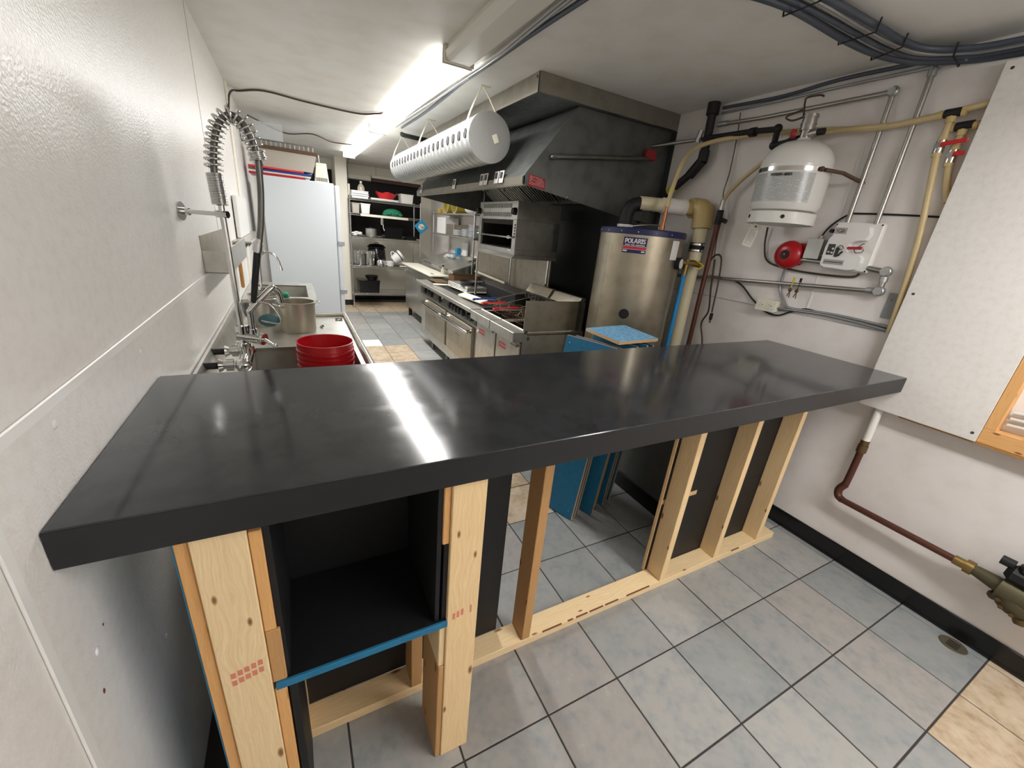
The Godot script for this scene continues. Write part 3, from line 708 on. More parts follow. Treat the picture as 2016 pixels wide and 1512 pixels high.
	b = MB.new(); b.tube(sm([c + V(-0.12, 1.70, -0.06), c + V(-0.12, 1.79, -0.06), c + V(-0.09, 1.845, -0.05), c + V(-0.02, 1.865, -0.02)], 6), 0.046, 16); part(ve, "rubber_elbow", b, M.black_rubber)
	b = MB.new(); b.cyl(c + V(-0.12, 1.695, -0.06), c + V(-0.12, 1.72, -0.06), 0.055, -1, 20); part(ve, "collar", b, M.pvc_white)
	var A := V(2.165, 1.865, -2.325); var B := V(2.52, 1.865, -2.165)
	var d := (B - A).normalized()
	b = MB.new(); b.cyl(A, A + d * 0.17, 0.045, -1, 24); part(ve, "pipe", b, M.pvc)
	b = MB.new(); b.cyl(A + d * 0.16, A + d * 0.33, 0.051, -1, 24); b.cyl(A + d * 0.30, A + d * 0.325, 0.054, -1, 24); part(ve, "coupling", b, M.pvc_white)
	b = MB.new(); b.cyl(A + d * 0.32, B, 0.045, -1, 24); b.tube(sm([B - d * 0.02, B + d * 0.02 + V(0, 0.005, 0), V(2.545, 1.85, -2.10), V(2.545, 1.74, -2.085)], 8), 0.066, 20); part(ve, "elbow", b, M.pvc_amber)
	b = MB.new(); b.cyl(V(2.545, 1.74, -2.085), V(2.545, 0.02, -2.06), 0.045, -1, 24); part(ve, "drop_pipe", b, M.pvc)
	b = MB.new(); b.cyl(V(2.545, 1.645, -2.084), V(2.545, 1.585, -2.083), 0.050, -1, 24); part(ve, "rubber_coupling", b, M.black_rubber)
	b = MB.new()
	for y in [1.635, 1.595]: b.cyl(V(2.545, y + 0.006, -2.084), V(2.545, y - 0.006, -2.084), 0.0515, -1, 24)
	part(ve, "hose_clamp", b, M.chrome)
	# relief valve with blue drop, dark iron pipe with tee and cold feed
	var rv := thing("relief_valve", "brass relief valve with bright blue discharge pipe beside the heater", "valve", V(2.44, 0.0, -2.03))
	b = MB.new(); b.cyl(V(2.33, 1.51, -2.03), V(2.47, 1.51, -2.0), 0.02, -1, 14); b.cyl(V(2.40, 1.53, -2.015), V(2.40, 1.43, -2.015), 0.017, -1, 14); b.cyl(V(2.45, 1.51, -2.005), V(2.50, 1.505, -1.995), 0.024, -1, 6); part(rv, "body", b, M.brass)
	b = MB.new(); b.tube(sm([V(2.46, 1.53, -1.995), V(2.49, 1.50, -1.95), V(2.45, 1.47, -1.96)], 5), 0.005, 6); part(rv, "lever", b, M.yellow)
	b = MB.new(); b.cyl(V(2.40, 1.43, -2.015), V(2.37, 0.1, -1.99), 0.0145, -1, 14); part(rv, "discharge_pipe", b, M.blue_pipe)
	var ip := thing("cold_feed_pipe", "dark brown pipe with black plastic tee and tan tube beside the vent", "pipe", V(2.56, 0.0, -1.96))
	b = MB.new(); b.cyl(V(2.56, 1.78, -1.975), V(2.56, 0.02, -1.95), 0.016, -1, 14); part(ip, "pipe", b, M.copper_old)
	b = MB.new(); b.cyl(V(2.56, 1.86, -1.975), V(2.56, 1.77, -1.975), 0.021, -1, 14); b.cyl(V(2.56, 1.81, -1.975), V(2.58, 1.79, -1.925), 0.013, -1, 12); part(ip, "tee", b, M.iron)
	b = MB.new(); b.cyl(V(2.56, 1.92, -1.975), V(2.56, 1.86, -1.975), 0.015, -1, 12); part(ip, "fitting", b, M.chrome)
	b = MB.new(); b.tube(sm([V(2.56, 1.915, -1.975), V(2.575, 1.98, -1.95), V(2.585, 2.09, -1.84), V(2.585, 2.18, -1.70), V(2.585, 2.245, -1.5), V(2.59, 2.24, -1.2)], 8), 0.0125, 10); part(ip, "tubing", b, M.pex)
	var pc := MB.new(); pc.tube(sm([V(2.58, 1.50, -1.99), V(2.585, 1.575, -1.95), V(2.59, 1.56, -1.90), V(2.59, 1.40, -1.875), V(2.585, 1.2, -1.86)], 6), 0.006, 8)
	var pct := thing("power_cord", "black power cord with dangling plug by the brown pipe", "cord", V(2.59, 1.1, -1.9))
	part(pct, "cord", pc, M.cord_brown)
	b = MB.new(); b.box(V(2.585, 1.17, -1.857), V(0.016, 0.05, 0.022), 0.005); b.cyl(V(2.585, 1.147, -1.852), V(2.585, 1.125, -1.851), 0.003, -1, 6); b.cyl(V(2.585, 1.147, -1.862), V(2.585, 1.125, -1.861), 0.003, -1, 6); part(pct, "plug", b, M.black_rubber)
	pc = MB.new(); pc.tube(sm([V(2.60, 1.55, -1.955), V(2.605, 1.35, -1.93), V(2.60, 1.2, -1.9), V(2.60, 1.1, -1.93), V(2.6, 0.95, -1.88), V(2.6, 0.7, -1.9)], 6), 0.006, 8)
	single("loose_cord", "dark cord winding down the wall behind the brown pipe", "cord", pc, M.cord_brown)
func wall_gear() -> void:
	# fire suppression cylinder
	var c := V(2.455, 0, -1.50); var r := 0.170
	var t := thing("suppression_tank", "white fire suppression cylinder strapped high on the wall", "cylinder", V(2.455, 1.775, -1.50))
	var b := MB.new()
	var pr := [Vector2(0.0, 1.835), Vector2(0.13, 1.835), Vector2(0.158, 1.845), Vector2(r, 1.868), Vector2(r, 2.06)]
	for k in 9:
		var a := PI / 2 * k / 8.0
		pr.append(Vector2(0.04 + (r - 0.04) * cos(a), 2.06 + 0.125 * sin(a)))
	pr.append(Vector2(0.03, 2.20)); pr.append(Vector2(0, 2.20))
	b.lathe(c, pr, 48); part(t, "vessel", b, M.tank_white)
	b = MB.new(); b.lathe(c, [Vector2(0.155, 1.775), Vector2(0.166, 1.775), Vector2(0.166, 1.832), Vector2(0.15, 1.836)], 48); var sk := part(t, "skirt", b, M.tank_white)
	b = MB.new()
	for a in [2.55, 3.75]: b.cyl(c + V(cos(a) * 0.163, 1.806, sin(a) * 0.163), c + V(cos(a) * 0.1675, 1.806, sin(a) * 0.1675), 0.010, -1, 12)
	part(sk, "dark_hole_disc", b, M.black_rubber)
	b = MB.new(); b.lathe(c, [Vector2(r + 0.0005, 2.026), Vector2(r + 0.004, 2.026), Vector2(r + 0.004, 2.046), Vector2(r + 0.0005, 2.046)], 40, Basis.IDENTITY, 1.2, 5.1); part(t, "strap", b, M.chrome)
	b = MB.new(); b.tube([c + V(cos(1.75) * (r + 0.006), 2.036, sin(1.75) * (r + 0.006)), V(2.50, 2.028, -1.28), V(2.63, 1.995, -1.235)], 0.009, 6); b.ball(c + V(cos(1.9) * (r + 0.01), 2.036, sin(1.9) * (r + 0.01)), Vector3.ONE * 0.013, 10); part(t, "strap_tail", b, M.rust_brown)
	# printed label on the side facing the counter
	b = MB.new(); b.lathe(c, [Vector2(r + 0.0008, 1.878), Vector2(r + 0.0008, 2.018)], 20, Basis.IDENTITY, 3.98, 1.98)
	part(t, "label", b, M.tank_print, "silver grey label with columns of small print")
	var aw := deg_to_rad(167.0); var wd := V(cos(aw), 0, sin(aw))
	text(t, "WHDR-400S", 0.019, M.iron, c + wd * (r + 0.002) + V(0, 2.006, 0), Basis(V(wd.z, 0, -wd.x), Vector3.UP, wd))
	b = MB.new(); b.cyl(V(2.455, 2.19, -1.5), V(2.455, 2.235, -1.5), 0.026, -1, 20); b.cyl(V(2.455, 2.235, -1.5), V(2.455, 2.31, -1.5), 0.034, -1, 24); b.cyl(V(2.455, 2.262, -1.5), V(2.455, 2.270, -1.5), 0.037, -1, 24); b.cyl(V(2.455, 2.295, -1.5), V(2.455, 2.303, -1.5), 0.037, -1, 24); b.cyl(V(2.455, 2.215, -1.5), V(2.455, 2.222, -1.44), 0.02, -1, 12); part(t, "valve_head", b, M.conduit)
	b = MB.new(); b.cyl(V(2.44, 2.225, -1.545), V(2.425, 2.225, -1.560), 0.021, -1, 16); part(t, "pressure_gauge", b, M.red_label)
	b = MB.new(); b.cyl(V(2.455, 2.222, -1.44), V(2.455, 2.222, -1.41), 0.016, -1, 10); part(t, "outlet_cap", b, M.iron)
	b = MB.new(); b.tube(sm([V(2.44, 2.30, -1.53), V(2.44, 2.37, -1.545), V(2.46, 2.395, -1.55), V(2.48, 2.40, -1.50), V(2.46, 2.385, -1.47)], 5), 0.005, 6); b.tube(sm([V(2.44, 2.30, -1.53), V(2.43, 2.29, -1.58), V(2.42, 2.31, -1.61), V(2.44, 2.335, -1.545)], 5), 0.005, 6); part(t, "actuator_tube", b, M.cord_brown)
	# discharge pipe to the hood, gas main
	var dp := thing("discharge_pipe", "black iron pipe stepping from the white cylinder to the big elbow", "pipe", V(2.53, 2.2, -1.85))
	b = MB.new(); b.tube([V(2.47, 2.21, -1.53), V(2.50, 2.203, -1.63), V(2.52, 2.203, -1.705)], 0.016, 12); b.tube([V(2.52, 2.2, -1.705), V(2.525, 2.285, -1.71)], 0.016, 12); b.tube([V(2.525, 2.285, -1.71), V(2.555, 2.305, -1.9), V(2.555, 2.31, -2.24)], 0.016, 12)
	part(dp, "pipe", b, M.iron)
	b = MB.new()
	for q in [V(2.522, 2.203, -1.705), V(2.525, 2.288, -1.712)]: b.ball(q, Vector3.ONE * 0.025, 12)
	b.cyl(V(2.545, 2.296, -1.86), V(2.547, 2.298, -1.895), 0.026, -1, 8); b.cyl(V(2.49, 2.204, -1.585), V(2.497, 2.2035, -1.605), 0.022, -1, 8)
	part(dp, "fitting", b, M.iron)
	var gm := thing("gas_main", "thick black gas pipe dropping from the ceiling and angling behind the vent", "pipe", V(2.57, 1.8, -2.3))
	b = MB.new(); b.tube([V(2.57, 2.519, -2.235), V(2.57, 2.20, -2.225), V(2.57, 2.135, -2.255), V(2.57, 1.93, -2.55), V(2.57, 1.78, -2.75)], 0.027, 16); part(gm, "pipe", b, M.iron)
	b = MB.new(); b.cyl(V(2.57, 2.519, -2.235), V(2.57, 2.45, -2.233), 0.040, -1, 14); part(gm, "ceiling_collar", b, M.iron)
	b = MB.new(); b.cyl(V(2.57, 2.24, -2.226), V(2.57, 2.17, -2.226), 0.034, -1, 14); b.cyl(V(2.57, 2.18, -2.226), V(2.57, 2.09, -2.31), 0.034, -1, 14); part(gm, "elbow", b, M.iron)
	b = MB.new(); b.cyl(V(2.57, 2.02, -2.42), V(2.57, 1.985, -2.47), 0.0285, -1, 14); part(gm, "sticker", b, M.yellow)
	# white mechanical release box
	var cb := thing("release_box", "white fire suppression control box with red pull handle", "control box", V(2.59, 1.567, -1.17))
	b = MB.new(); b.bx(2.60, 2.634, 1.567, 1.806, -1.282, -1.064, 0.006); part(cb, "back_box", b, M.white_plastic)
	var o := V(2.60, 1.567, -1.282)   # cover outline: u along +z, v up
	var poly := []
	for q in [[0.035, 0.236], [0.150, 0.236], [0.175, 0.215], [0.185, 0.185], [0.175, 0.155], [0.135, 0.150], [0.112, 0.135], [0.105, 0.115], [0.115, 0.095], [0.135, 0.085], [0.172, 0.083], [0.186, 0.070], [0.188, 0.045], [0.170, 0.012], [0.145, 0.006], [0.025, 0.010], [0.008, 0.022], [0.006, 0.11], [0.012, 0.155], [0.024, 0.17], [0.024, 0.215]]: poly.append(Vector2(q[0], q[1]))
	b = MB.new(); b.prism(poly, o, Vector3.BACK, Vector3.UP, V(-0.038, 0, 0)); var cv := part(cb, "cover", b, M.white_plastic)
	b = MB.new(); b.bx(2.5610, 2.5618, 1.747, 1.777, -1.255, -1.200); part(cv, "plate", b, M.grey_tag)
	b = MB.new(); b.bx(2.5610, 2.5618, 1.593, 1.618, -1.262, -1.165); part(cv, "plate", b, M.grey_tag)
	text(cv, "FIRE SUPPRESSION SYSTEM", 0.0066, M.dark_grey, V(2.5608, 1.6055, -1.2135), Basis(Vector3.BACK, Vector3.UP, Vector3.LEFT))
	b = MB.new(); b.bx(2.5610, 2.5618, 1.640, 1.695, -1.262, -1.228); part(cv, "instruction_plate", b, M.dark_grey)
	b = MB.new(); b.ball(V(2.561, 1.672, -1.236), V(0.001, 0.006, 0.006), 8); b.ball(V(2.561, 1.655, -1.252), V(0.001, 0.004, 0.006), 8); b.ball(V(2.561, 1.652, -1.236), V(0.001, 0.005, 0.006), 8); part(cv, "pictogram", b, M.white_plastic)
	b = MB.new(); b.tube(sm([V(2.5605, 1.762, -1.246), V(2.5605, 1.771, -1.228), V(2.5605, 1.762, -1.210), V(2.5605, 1.753, -1.228), V(2.5605, 1.762, -1.246)], 6), 0.0012, 6); part(cv, "emblem", b, M.dark_grey)
	b = MB.new(); b.ball(V(2.5605, 1.759, -1.222), V(0.001, 0.004, 0.006), 8); part(cv, "emblem_flame", b, M.red_bright)
	b = MB.new(); b.bx(2.5605, 2.5615, 1.632, 1.680, -1.222, -1.204, 0.0004); part(cv, "window", b, M.dark_grey)
	b = MB.new(); b.box(V(2.572, 1.682, -1.145), V(0.012, 0.014, 0.075), 0.004, Basis(Vector3.RIGHT, -0.06)); part(cb, "pull_handle", b, M.red_plastic, "red pull handle")
	b = MB.new(); b.tube(sm([V(2.558, 1.676, -1.185), V(2.552, 1.690, -1.195), V(2.552, 1.684, -1.21), V(2.555, 1.670, -1.205), V(2.555, 1.672, -1.188)], 5), 0.0018, 6); b.tube(sm([V(2.575, 1.675, -1.145), V(2.568, 1.660, -1.13), V(2.57, 1.665, -1.105), V(2.575, 1.68, -1.105)], 5), 0.0018, 6); b.tube([V(2.598, 1.69, -1.14), V(2.598, 1.705, -1.125), V(2.598, 1.708, -1.118)], 0.0018, 6); b.box(V(2.555, 1.650, -1.192), V(0.004, 0.030, 0.008), 0.001, Basis(Vector3.RIGHT, 0.5)); part(cb, "seal_wire", b, M.black_rubber)
	b = MB.new()
	for q in [[1.795, -1.273], [1.797, -1.072], [1.575, -1.073], [1.578, -1.275]]: b.cyl(V(2.597, q[0], q[1]), V(2.6, q[0], q[1]), 0.004, -1, 8)
	b.cyl(V(2.59, 1.762, -1.288), V(2.61, 1.762, -1.284), 0.010, -1, 12)
	part(cb, "screw", b, M.iron)
	# alarm bell
	var bl := thing("alarm_bell", "round red fire alarm bell on the wall", "alarm bell", V(2.61, 1.545, -1.476))
	var bb := Basis(Vector3(0, 1, 0), Vector3(-1, 0, 0), Vector3(0, 0, 1))
	b = MB.new(); b.lathe(V(2.612, 1.622, -1.476), [Vector2(0.02, 0.0), Vector2(0.078, 0.0), Vector2(0.080, 0.008), Vector2(0.076, 0.022), Vector2(0.062, 0.038), Vector2(0.04, 0.047), Vector2(0.0, 0.050)], 36, bb); part(bl, "gong", b, M.red_plastic)
	b = MB.new(); b.lathe(V(2.5625, 1.622, -1.476), [Vector2(0.0, 0.0), Vector2(0.026, -0.001), Vector2(0.026, 0.0012), Vector2(0.0, 0.002)], 24, bb); var ce := part(bl, "nameplate", b, M.iron)
	b = MB.new(); b.lathe(V(2.560, 1.622, -1.476), [Vector2(0.0, 0.0), Vector2(0.006, 0.0), Vector2(0.006, 0.003), Vector2(0.0, 0.003)], 12, bb); part(ce, "bolt", b, M.red_bright)
	b = MB.new(); b.bx(2.612, 2.634, 1.57, 1.69, -1.53, -1.40, 0.008); part(bl, "back_box", b, M.red_plastic)
	# grey junction box
	var jb := thing("junction_box", "small grey metal junction box between bell and white control box", "junction box", V(2.61, 1.615, -1.344))
	b = MB.new(); b.bx(2.585, 2.634, 1.615, 1.715, -1.382, -1.306, 0.003); part(jb, "box", b, M.galvanised)
	b = MB.new(); b.bx(2.582, 2.585, 1.612, 1.718, -1.384, -1.304, 0.001); part(jb, "cover", b, M.galvanised)
	b = MB.new(); b.cyl(V(2.61, 1.715, -1.335), V(2.61, 1.735, -1.335), 0.012, -1, 10); b.cyl(V(2.61, 1.635, -1.305), V(2.61, 1.635, -1.286), 0.012, -1, 10); part(jb, "connector", b, M.conduit)
	# paper inspection tag
	var tg := thing("inspection_tag", "white paper inspection tag hanging under the white cylinder", "tag", V(2.46, 1.64, -1.64))
	var tb := Basis(Vector3.UP, 0.25) * Basis(Vector3.RIGHT, 0.22)
	b = MB.new(); b.prism([V2(-0.028, -0.066), V2(0.03, -0.066), V2(0.03, 0.052), V2(0.018, 0.066), V2(-0.016, 0.066), V2(-0.028, 0.052)], Vector3.ZERO, Vector3.BACK, Vector3.UP, V(-0.001, 0, 0)); var tp := lpart(tg, "card", b.mesh(), M.ivory, Transform3D(tb, V(2.46, 1.712, -1.645)))
	b = MB.new(); b.quad(V(-0.0015, -0.06, -0.022), V(-0.0015, -0.06, 0.024), V(-0.0015, 0.035, 0.024), V(-0.0015, 0.035, -0.022), Vector3.LEFT); lpart(tg, "print", b.mesh(), M.tag_print, Transform3D(tb, V(2.46, 1.712, -1.645)))
	b = MB.new(); b.cyl(V(-0.002, 0.05, 0), V(0.001, 0.05, 0), 0.006, -1, 12); lpart(tg, "eyelet", b.mesh(), M.rust_brown, Transform3D(tb, V(2.46, 1.712, -1.645)))
	# outlet
	var ou := thing("wall_outlet", "ivory surface-mounted double outlet box on the wall", "outlet", V(2.61, 1.28, -1.51))
	b = MB.new(); b.bx(2.592, 2.634, 1.284, 1.350, -1.568, -1.448, 0.004); part(ou, "box", b, M.cream_plastic)
	b = MB.new(); b.bx(2.587, 2.592, 1.281, 1.353, -1.572, -1.444, 0.002); part(ou, "plate", b, M.ivory)
	b = MB.new()
	for zz in [-1.537, -1.481]: b.bx(2.585, 2.587, 1.300, 1.336, zz - 0.022, zz + 0.022, 0.001)
	part(ou, "socket", b, M.ivory)
	b = MB.new()
	for zz in [-1.537, -1.481]:
		for k in [-1, 1]: b.bx(2.5845, 2.5855, 1.318 + k * 0.006 - 0.001, 1.318 + k * 0.006 + 0.001, zz - 0.010, zz - 0.003)
		b.bx(2.5845, 2.5855, 1.315, 1.321, zz + 0.006, zz + 0.011)
	part(ou, "slot", b, M.iron)
	# blank grey plate
	b = MB.new(); b.bx(2.628, 2.634, 1.365, 1.488, -0.948, -0.885, 0.001)
	var gp := single("blank_plate", "flat grey metal plate on the wall beside the boxed-out panel", "plate", b, M.fridge_grey)
	b = MB.new(); b.cyl(V(2.626, 1.455, -0.93), V(2.63, 1.455, -0.93), 0.005, -1, 8); b.cyl(V(2.626, 1.405, -0.905), V(2.63, 1.405, -0.905), 0.006, -1, 8); part(gp, "screw", b, M.brass)
	# rigid conduits
	var cd := thing("conduit_run", "bare steel conduit rising from the control box and turning along the wall", "conduit", V(2.61, 1.8, -1.235))
	b = MB.new(); b.cyl(V(2.61, 1.80, -1.235), V(2.61, 2.375, -1.237), 0.0115, -1, 14); b.tube([V(2.61, 2.388, -1.25), V(2.61, 2.385, -1.9), V(2.60, 2.392, -2.19)], 0.0115, 14); part(cd, "tube", b, M.conduit)
	b = MB.new(); b.ball(V(2.608, 2.388, -1.237), V(0.02, 0.024, 0.024), 14); b.cyl(V(2.608, 2.388, -1.237), V(2.586, 2.388, -1.237), 0.016, -1, 16); b.cyl(V(2.605, 2.392, -2.12), V(2.60, 2.392, -2.19), 0.016, -1, 12); part(cd, "pulley_elbow", b, M.galvanised)
	cd = thing("conduit_riser", "bare steel conduit running straight up to the ceiling, right of the other riser", "conduit", V(2.61, 1.8, -1.108))
	b = MB.new(); b.cyl(V(2.61, 1.80, -1.106), V(2.61, 2.48, -1.112), 0.0115, -1, 14); part(cd, "tube", b, M.conduit)
	b = MB.new(); b.cyl(V(2.61, 2.42, -1.112), V(2.61, 2.519, -1.115), 0.017, -1, 12); part(cd, "coupling", b, M.galvanised)
	cd = thing("conduit_loop", "steel conduit with two round elbows looping below the control box", "conduit", V(2.61, 1.42, -1.4))
	b = MB.new(); b.cyl(V(2.61, 1.604, -1.44), V(2.61, 1.60, -1.28), 0.012, -1, 14); b.cyl(V(2.61, 1.592, -1.07), V(2.61, 1.584, -1.0), 0.014, -1, 14); b.cyl(V(2.61, 1.584, -0.99), V(2.61, 1.49, -0.985), 0.013, -1, 14); b.tube([V(2.61, 1.487, -0.99), V(2.61, 1.455, -1.5), V(2.61, 1.432, -1.85), V(2.61, 1.432, -1.95), V(2.615, 1.41, -2.1), V(2.62, 1.40, -2.3)], 0.0115, 14); part(cd, "tube", b, M.conduit)
	b = MB.new()
	for q in [V(2.606, 1.584, -0.988), V(2.606, 1.489, -0.985)]:
		b.ball(q, V(0.02, 0.026, 0.026), 14); b.cyl(q, q + V(-0.022, 0, 0), 0.019, -1, 16)
	b.cyl(V(2.61, 1.56, -0.988), V(2.61, 1.535, -0.987), 0.019, -1, 8); b.cyl(V(2.61, 1.487, -1.01), V(2.61, 1.486, -1.04), 0.016, -1, 12)
	part(cd, "pulley_elbow", b, M.galvanised)
	# keys with tags
	for i in 2:
		var zz: float = -1.395 if i == 0 else -1.357
		var k := thing("key_ring", "keys hanging from the conduit with a yellow tag" if i == 0 else "keys hanging from the conduit with a black tag", "keys", V(2.59, 1.38, zz))
		b = MB.new(); b.box(V(2.592, 1.49, zz), V(0.004, 0.024, 0.013), 0.001); b.tube([V(2.592, 1.48, zz), V(2.592, 1.44, zz - 0.003)], 0.0022, 6); part(k, "tag", b, M.yellow if i == 0 else M.black_rubber)
		b = MB.new(); b.ball(V(2.59, 1.43, zz - 0.002), V(0.006, 0.012, 0.012), 10); b.cyl(V(2.59, 1.42, zz), V(2.59, 1.385, zz + 0.004), 0.003, -1, 6); b.cyl(V(2.588, 1.42, zz), V(2.588, 1.392, zz - 0.01), 0.003, -1, 6); part(k, "keys", b, M.bronze)
	# loose wiring on the wall
	var w := [["bell_wire", "dark wire looping down from the cylinder under the bell to the control box", [V(2.61, 1.77, -1.655), V(2.62, 1.66, -1.645), V(2.62, 1.575, -1.60), V(2.625, 1.545, -1.48), V(2.625, 1.535, -1.32), V(2.625, 1.54, -1.14), V(2.615, 1.56, -1.10)], 0.0055, "cord_brown"],
		["junction_wire", "black wire arching from the grey junction box across the steel risers", [V(2.61, 1.735, -1.335), V(2.625, 1.79, -1.315), V(2.625, 1.845, -1.25), V(2.63, 1.852, -1.18), V(2.63, 1.845, -0.97), V(2.63, 1.835, -0.80)], 0.0045, "black_rubber"],
		["outlet_wire", "black wire sagging from the steel conduit past the outlet", [V(2.62, 1.435, -1.80), V(2.625, 1.405, -1.72), V(2.625, 1.33, -1.62), V(2.625, 1.275, -1.52), V(2.625, 1.268, -1.44), V(2.625, 1.30, -1.38), V(2.625, 1.335, -1.30), V(2.625, 1.33, -1.20), V(2.625, 1.32, -1.0), V(2.625, 1.31, -0.87)], 0.005, "black_rubber"],
		["armoured_cable", "grey armoured cable dropping from the bell and running right along the wall", [V(2.615, 1.55, -1.475), V(2.625, 1.50, -1.482), V(2.625, 1.42, -1.475), V(2.625, 1.355, -1.43), V(2.625, 1.325, -1.385), V(2.625, 1.332, -1.25), V(2.625, 1.335, -1.1), V(2.625, 1.325, -0.87)], 0.0075, "cable_grey"],
		["armoured_cable", "second grey armoured cable leaving the outlet box along the panel joint", [V(2.615, 1.31, -1.446), V(2.625, 1.312, -1.40), V(2.625, 1.322, -1.25), V(2.622, 1.322, -1.1), V(2.622, 1.308, -0.87)], 0.0075, "cable_grey"],
		["thermostat_wire", "thin dark wire hanging from the ceiling beside the tan tube", [V(2.61, 2.44, -2.05), V(2.615, 2.3, -2.035), V(2.61, 2.1, -2.02), V(2.6, 1.97, -2.02), V(2.6, 1.86, -1.985), V(2.61, 1.7, -1.99), V(2.61, 1.56, -1.97)], 0.003, "cord_brown"]]
	for q in w:
		b = MB.new(); b.tube(sm(q[2], 8), q[3], 8); single(q[0], q[1], "wire", b, M[q[4]])

func pipes_right() -> void:
	# cream plastic water line tees and red-handled ball valves
	for i in 2:
		var x := 2.595 if i == 0 else 2.612; var z := -0.975 if i == 0 else -0.925; var yt := 2.253 if i == 0 else 2.2
		var t := thing("ball_valve_drop", "tan water drop with red-handled shutoff valve, black tee sleeve" if i == 0 else "rear tan water drop with red shutoff valve closest to the boxed-out panel", "valve", V(x, 1.25, z))
		var b := MB.new()
		if i == 0: b.tube(sm([V(x, 2.252, -1.03), V(x, 2.256, -0.99), V(x, 2.268, -0.90), V(x, 2.272, -0.87)], 5), 0.014, 12)
		else: b.tube([V(x, yt, -0.99), V(x, yt, -0.87)], 0.014, 12)
		b.cyl(V(x, yt, z), V(x, 2.15 - i * 0.04, z), 0.0125, -1, 12); part(t, "tubing", b, M.pex)
		b = MB.new(); b.tube(sm([V(x, 2.10, z), V(x, 1.93, z + 0.03), V(x, 1.72, z + 0.065), V(x, 1.45, z + 0.09), V(x, 1.30, z + 0.10)] if i == 0 else [V(x, 2.06, z), V(x, 1.98, z + 0.02), V(x, 1.90, z + 0.05)], 4), 0.0135, 12)
		part(t, "drop_tube", b, M.pex)
		b = MB.new(); b.cyl(V(x, yt + 0.002, z - 0.028), V(x, yt + 0.004, z + 0.028), 0.0175, -1, 14); part(t, "tee_sleeve", b, M.iron)
		for q in [[V(x, yt, z - 0.045), V(x, yt, z - 0.03)], [V(x, yt, z + 0.03), V(x, yt, z + 0.045)], [V(x, yt - 0.012, z), V(x, yt - 0.035, z)], [V(x, 2.165 - i * 0.04, z), V(x, 2.15 - i * 0.04, z)], [V(x, 2.105 - i * 0.04, z), V(x, 2.085 - i * 0.04, z)]]:
			b = MB.new(); b.cyl(q[0], q[1], 0.0175, -1, 12); part(t, "crimp_ring", b, M.pvc_amber)
		b = MB.new(); b.cyl(V(x, 2.15 - i * 0.04, z), V(x, 2.10 - i * 0.04, z), 0.019, -1, 12); b.cyl(V(x, 2.127 - i * 0.04, z), V(x - 0.028, 2.127 - i * 0.04, z), 0.012, -1, 12); part(t, "valve_body", b, M.chrome)
		b = MB.new(); b.box(V(x - 0.028, 2.134 - i * 0.042, z + 0.052 - i * 0.025), V(0.006, 0.017, 0.088 - i * 0.05), 0.003, Basis(Vector3.RIGHT, -0.1 if i == 0 else 0.0)); part(t, "lever", b, M.red_bright)
	# copper feed and bronze backflow preventer low on the right wall
	var cp := thing("copper_feed", "old brown copper pipe with an elbow low on the white wall", "pipe", V(2.6, 0.36, -0.6))
	var b2 := MB.new(); b2.tube(sm([V(2.60, 0.70, -0.785), V(2.60, 0.53, -0.785), V(2.595, 0.47, -0.785)], 3), 0.0165, 14); b2.tube(sm([V(2.595, 0.47, -0.785), V(2.59, 0.43, -0.80), V(2.585, 0.395, -0.79), V(2.58, 0.385, -0.765)], 5), 0.019, 14); b2.tube([V(2.58, 0.385, -0.765), V(2.57, 0.387, -0.30)], 0.0165, 14); part(cp, "pipe", b2, M.copper_old)
	b2 = MB.new(); b2.cyl(V(2.60, 0.745, -0.785), V(2.60, 0.705, -0.785), 0.020, -1, 6); b2.cyl(V(2.60, 0.715, -0.785), V(2.60, 0.675, -0.785), 0.023, -1, 8); part(cp, "union", b2, M.bronze)
	b2 = MB.new(); b2.cyl(V(2.602, 1.10, -0.79), V(2.60, 0.745, -0.785), 0.019, -1, 14); part(cp, "white_riser", b2, M.pvc_white)
	var bp := thing("backflow_valve", "greenish bronze backflow valve with black cap at the end of the copper pipe", "valve", V(2.56, 0.29, -0.1))
	b2 = MB.new(); b2.cyl(V(2.57, 0.387, -0.305), V(2.57, 0.387, -0.262), 0.022, -1, 14); b2.cyl(V(2.57, 0.387, -0.268), V(2.57, 0.387, -0.24), 0.031, -1, 6); part(bp, "union_nut", b2, M.brass)
	b2 = MB.new(); b2.cyl(V(2.57, 0.387, -0.24), V(2.565, 0.38, -0.15), 0.024, 0.036, 14); b2.cyl(V(2.565, 0.38, -0.155), V(2.56, 0.365, 0.15), 0.056, 0.052, 18); b2.ball(V(2.562, 0.345, -0.09), V(0.055, 0.06, 0.07), 14); b2.ball(V(2.555, 0.33, -0.155), V(0.02, 0.02, 0.02), 10); part(bp, "body", b2, M.verdigris)
	b2 = MB.new()
	for k in 7:
		var a := k * 0.8; b2.cyl(V(2.54, 0.345 + 0.038 * sin(a), -0.09 + 0.046 * cos(a)), V(2.512, 0.345 + 0.038 * sin(a), -0.09 + 0.046 * cos(a)), 0.009, -1, 6)
	b2.cyl(V(2.56, 0.30, -0.06), V(2.56, 0.275, -0.05), 0.03, -1, 8); part(bp, "flange_bolt", b2, M.bronze)
	b2 = MB.new(); b2.box(V(2.555, 0.46, -0.06), V(0.075, 0.07, 0.21), 0.02, Basis(Vector3.RIGHT, 0.05)); b2.box(V(2.55, 0.505, -0.06), V(0.06, 0.045, 0.16), 0.015); b2.cyl(V(2.55, 0.50, -0.15), V(2.55, 0.50, -0.19), 0.02, -1, 12); part(bp, "black_cap", b2, M.black_rubber)
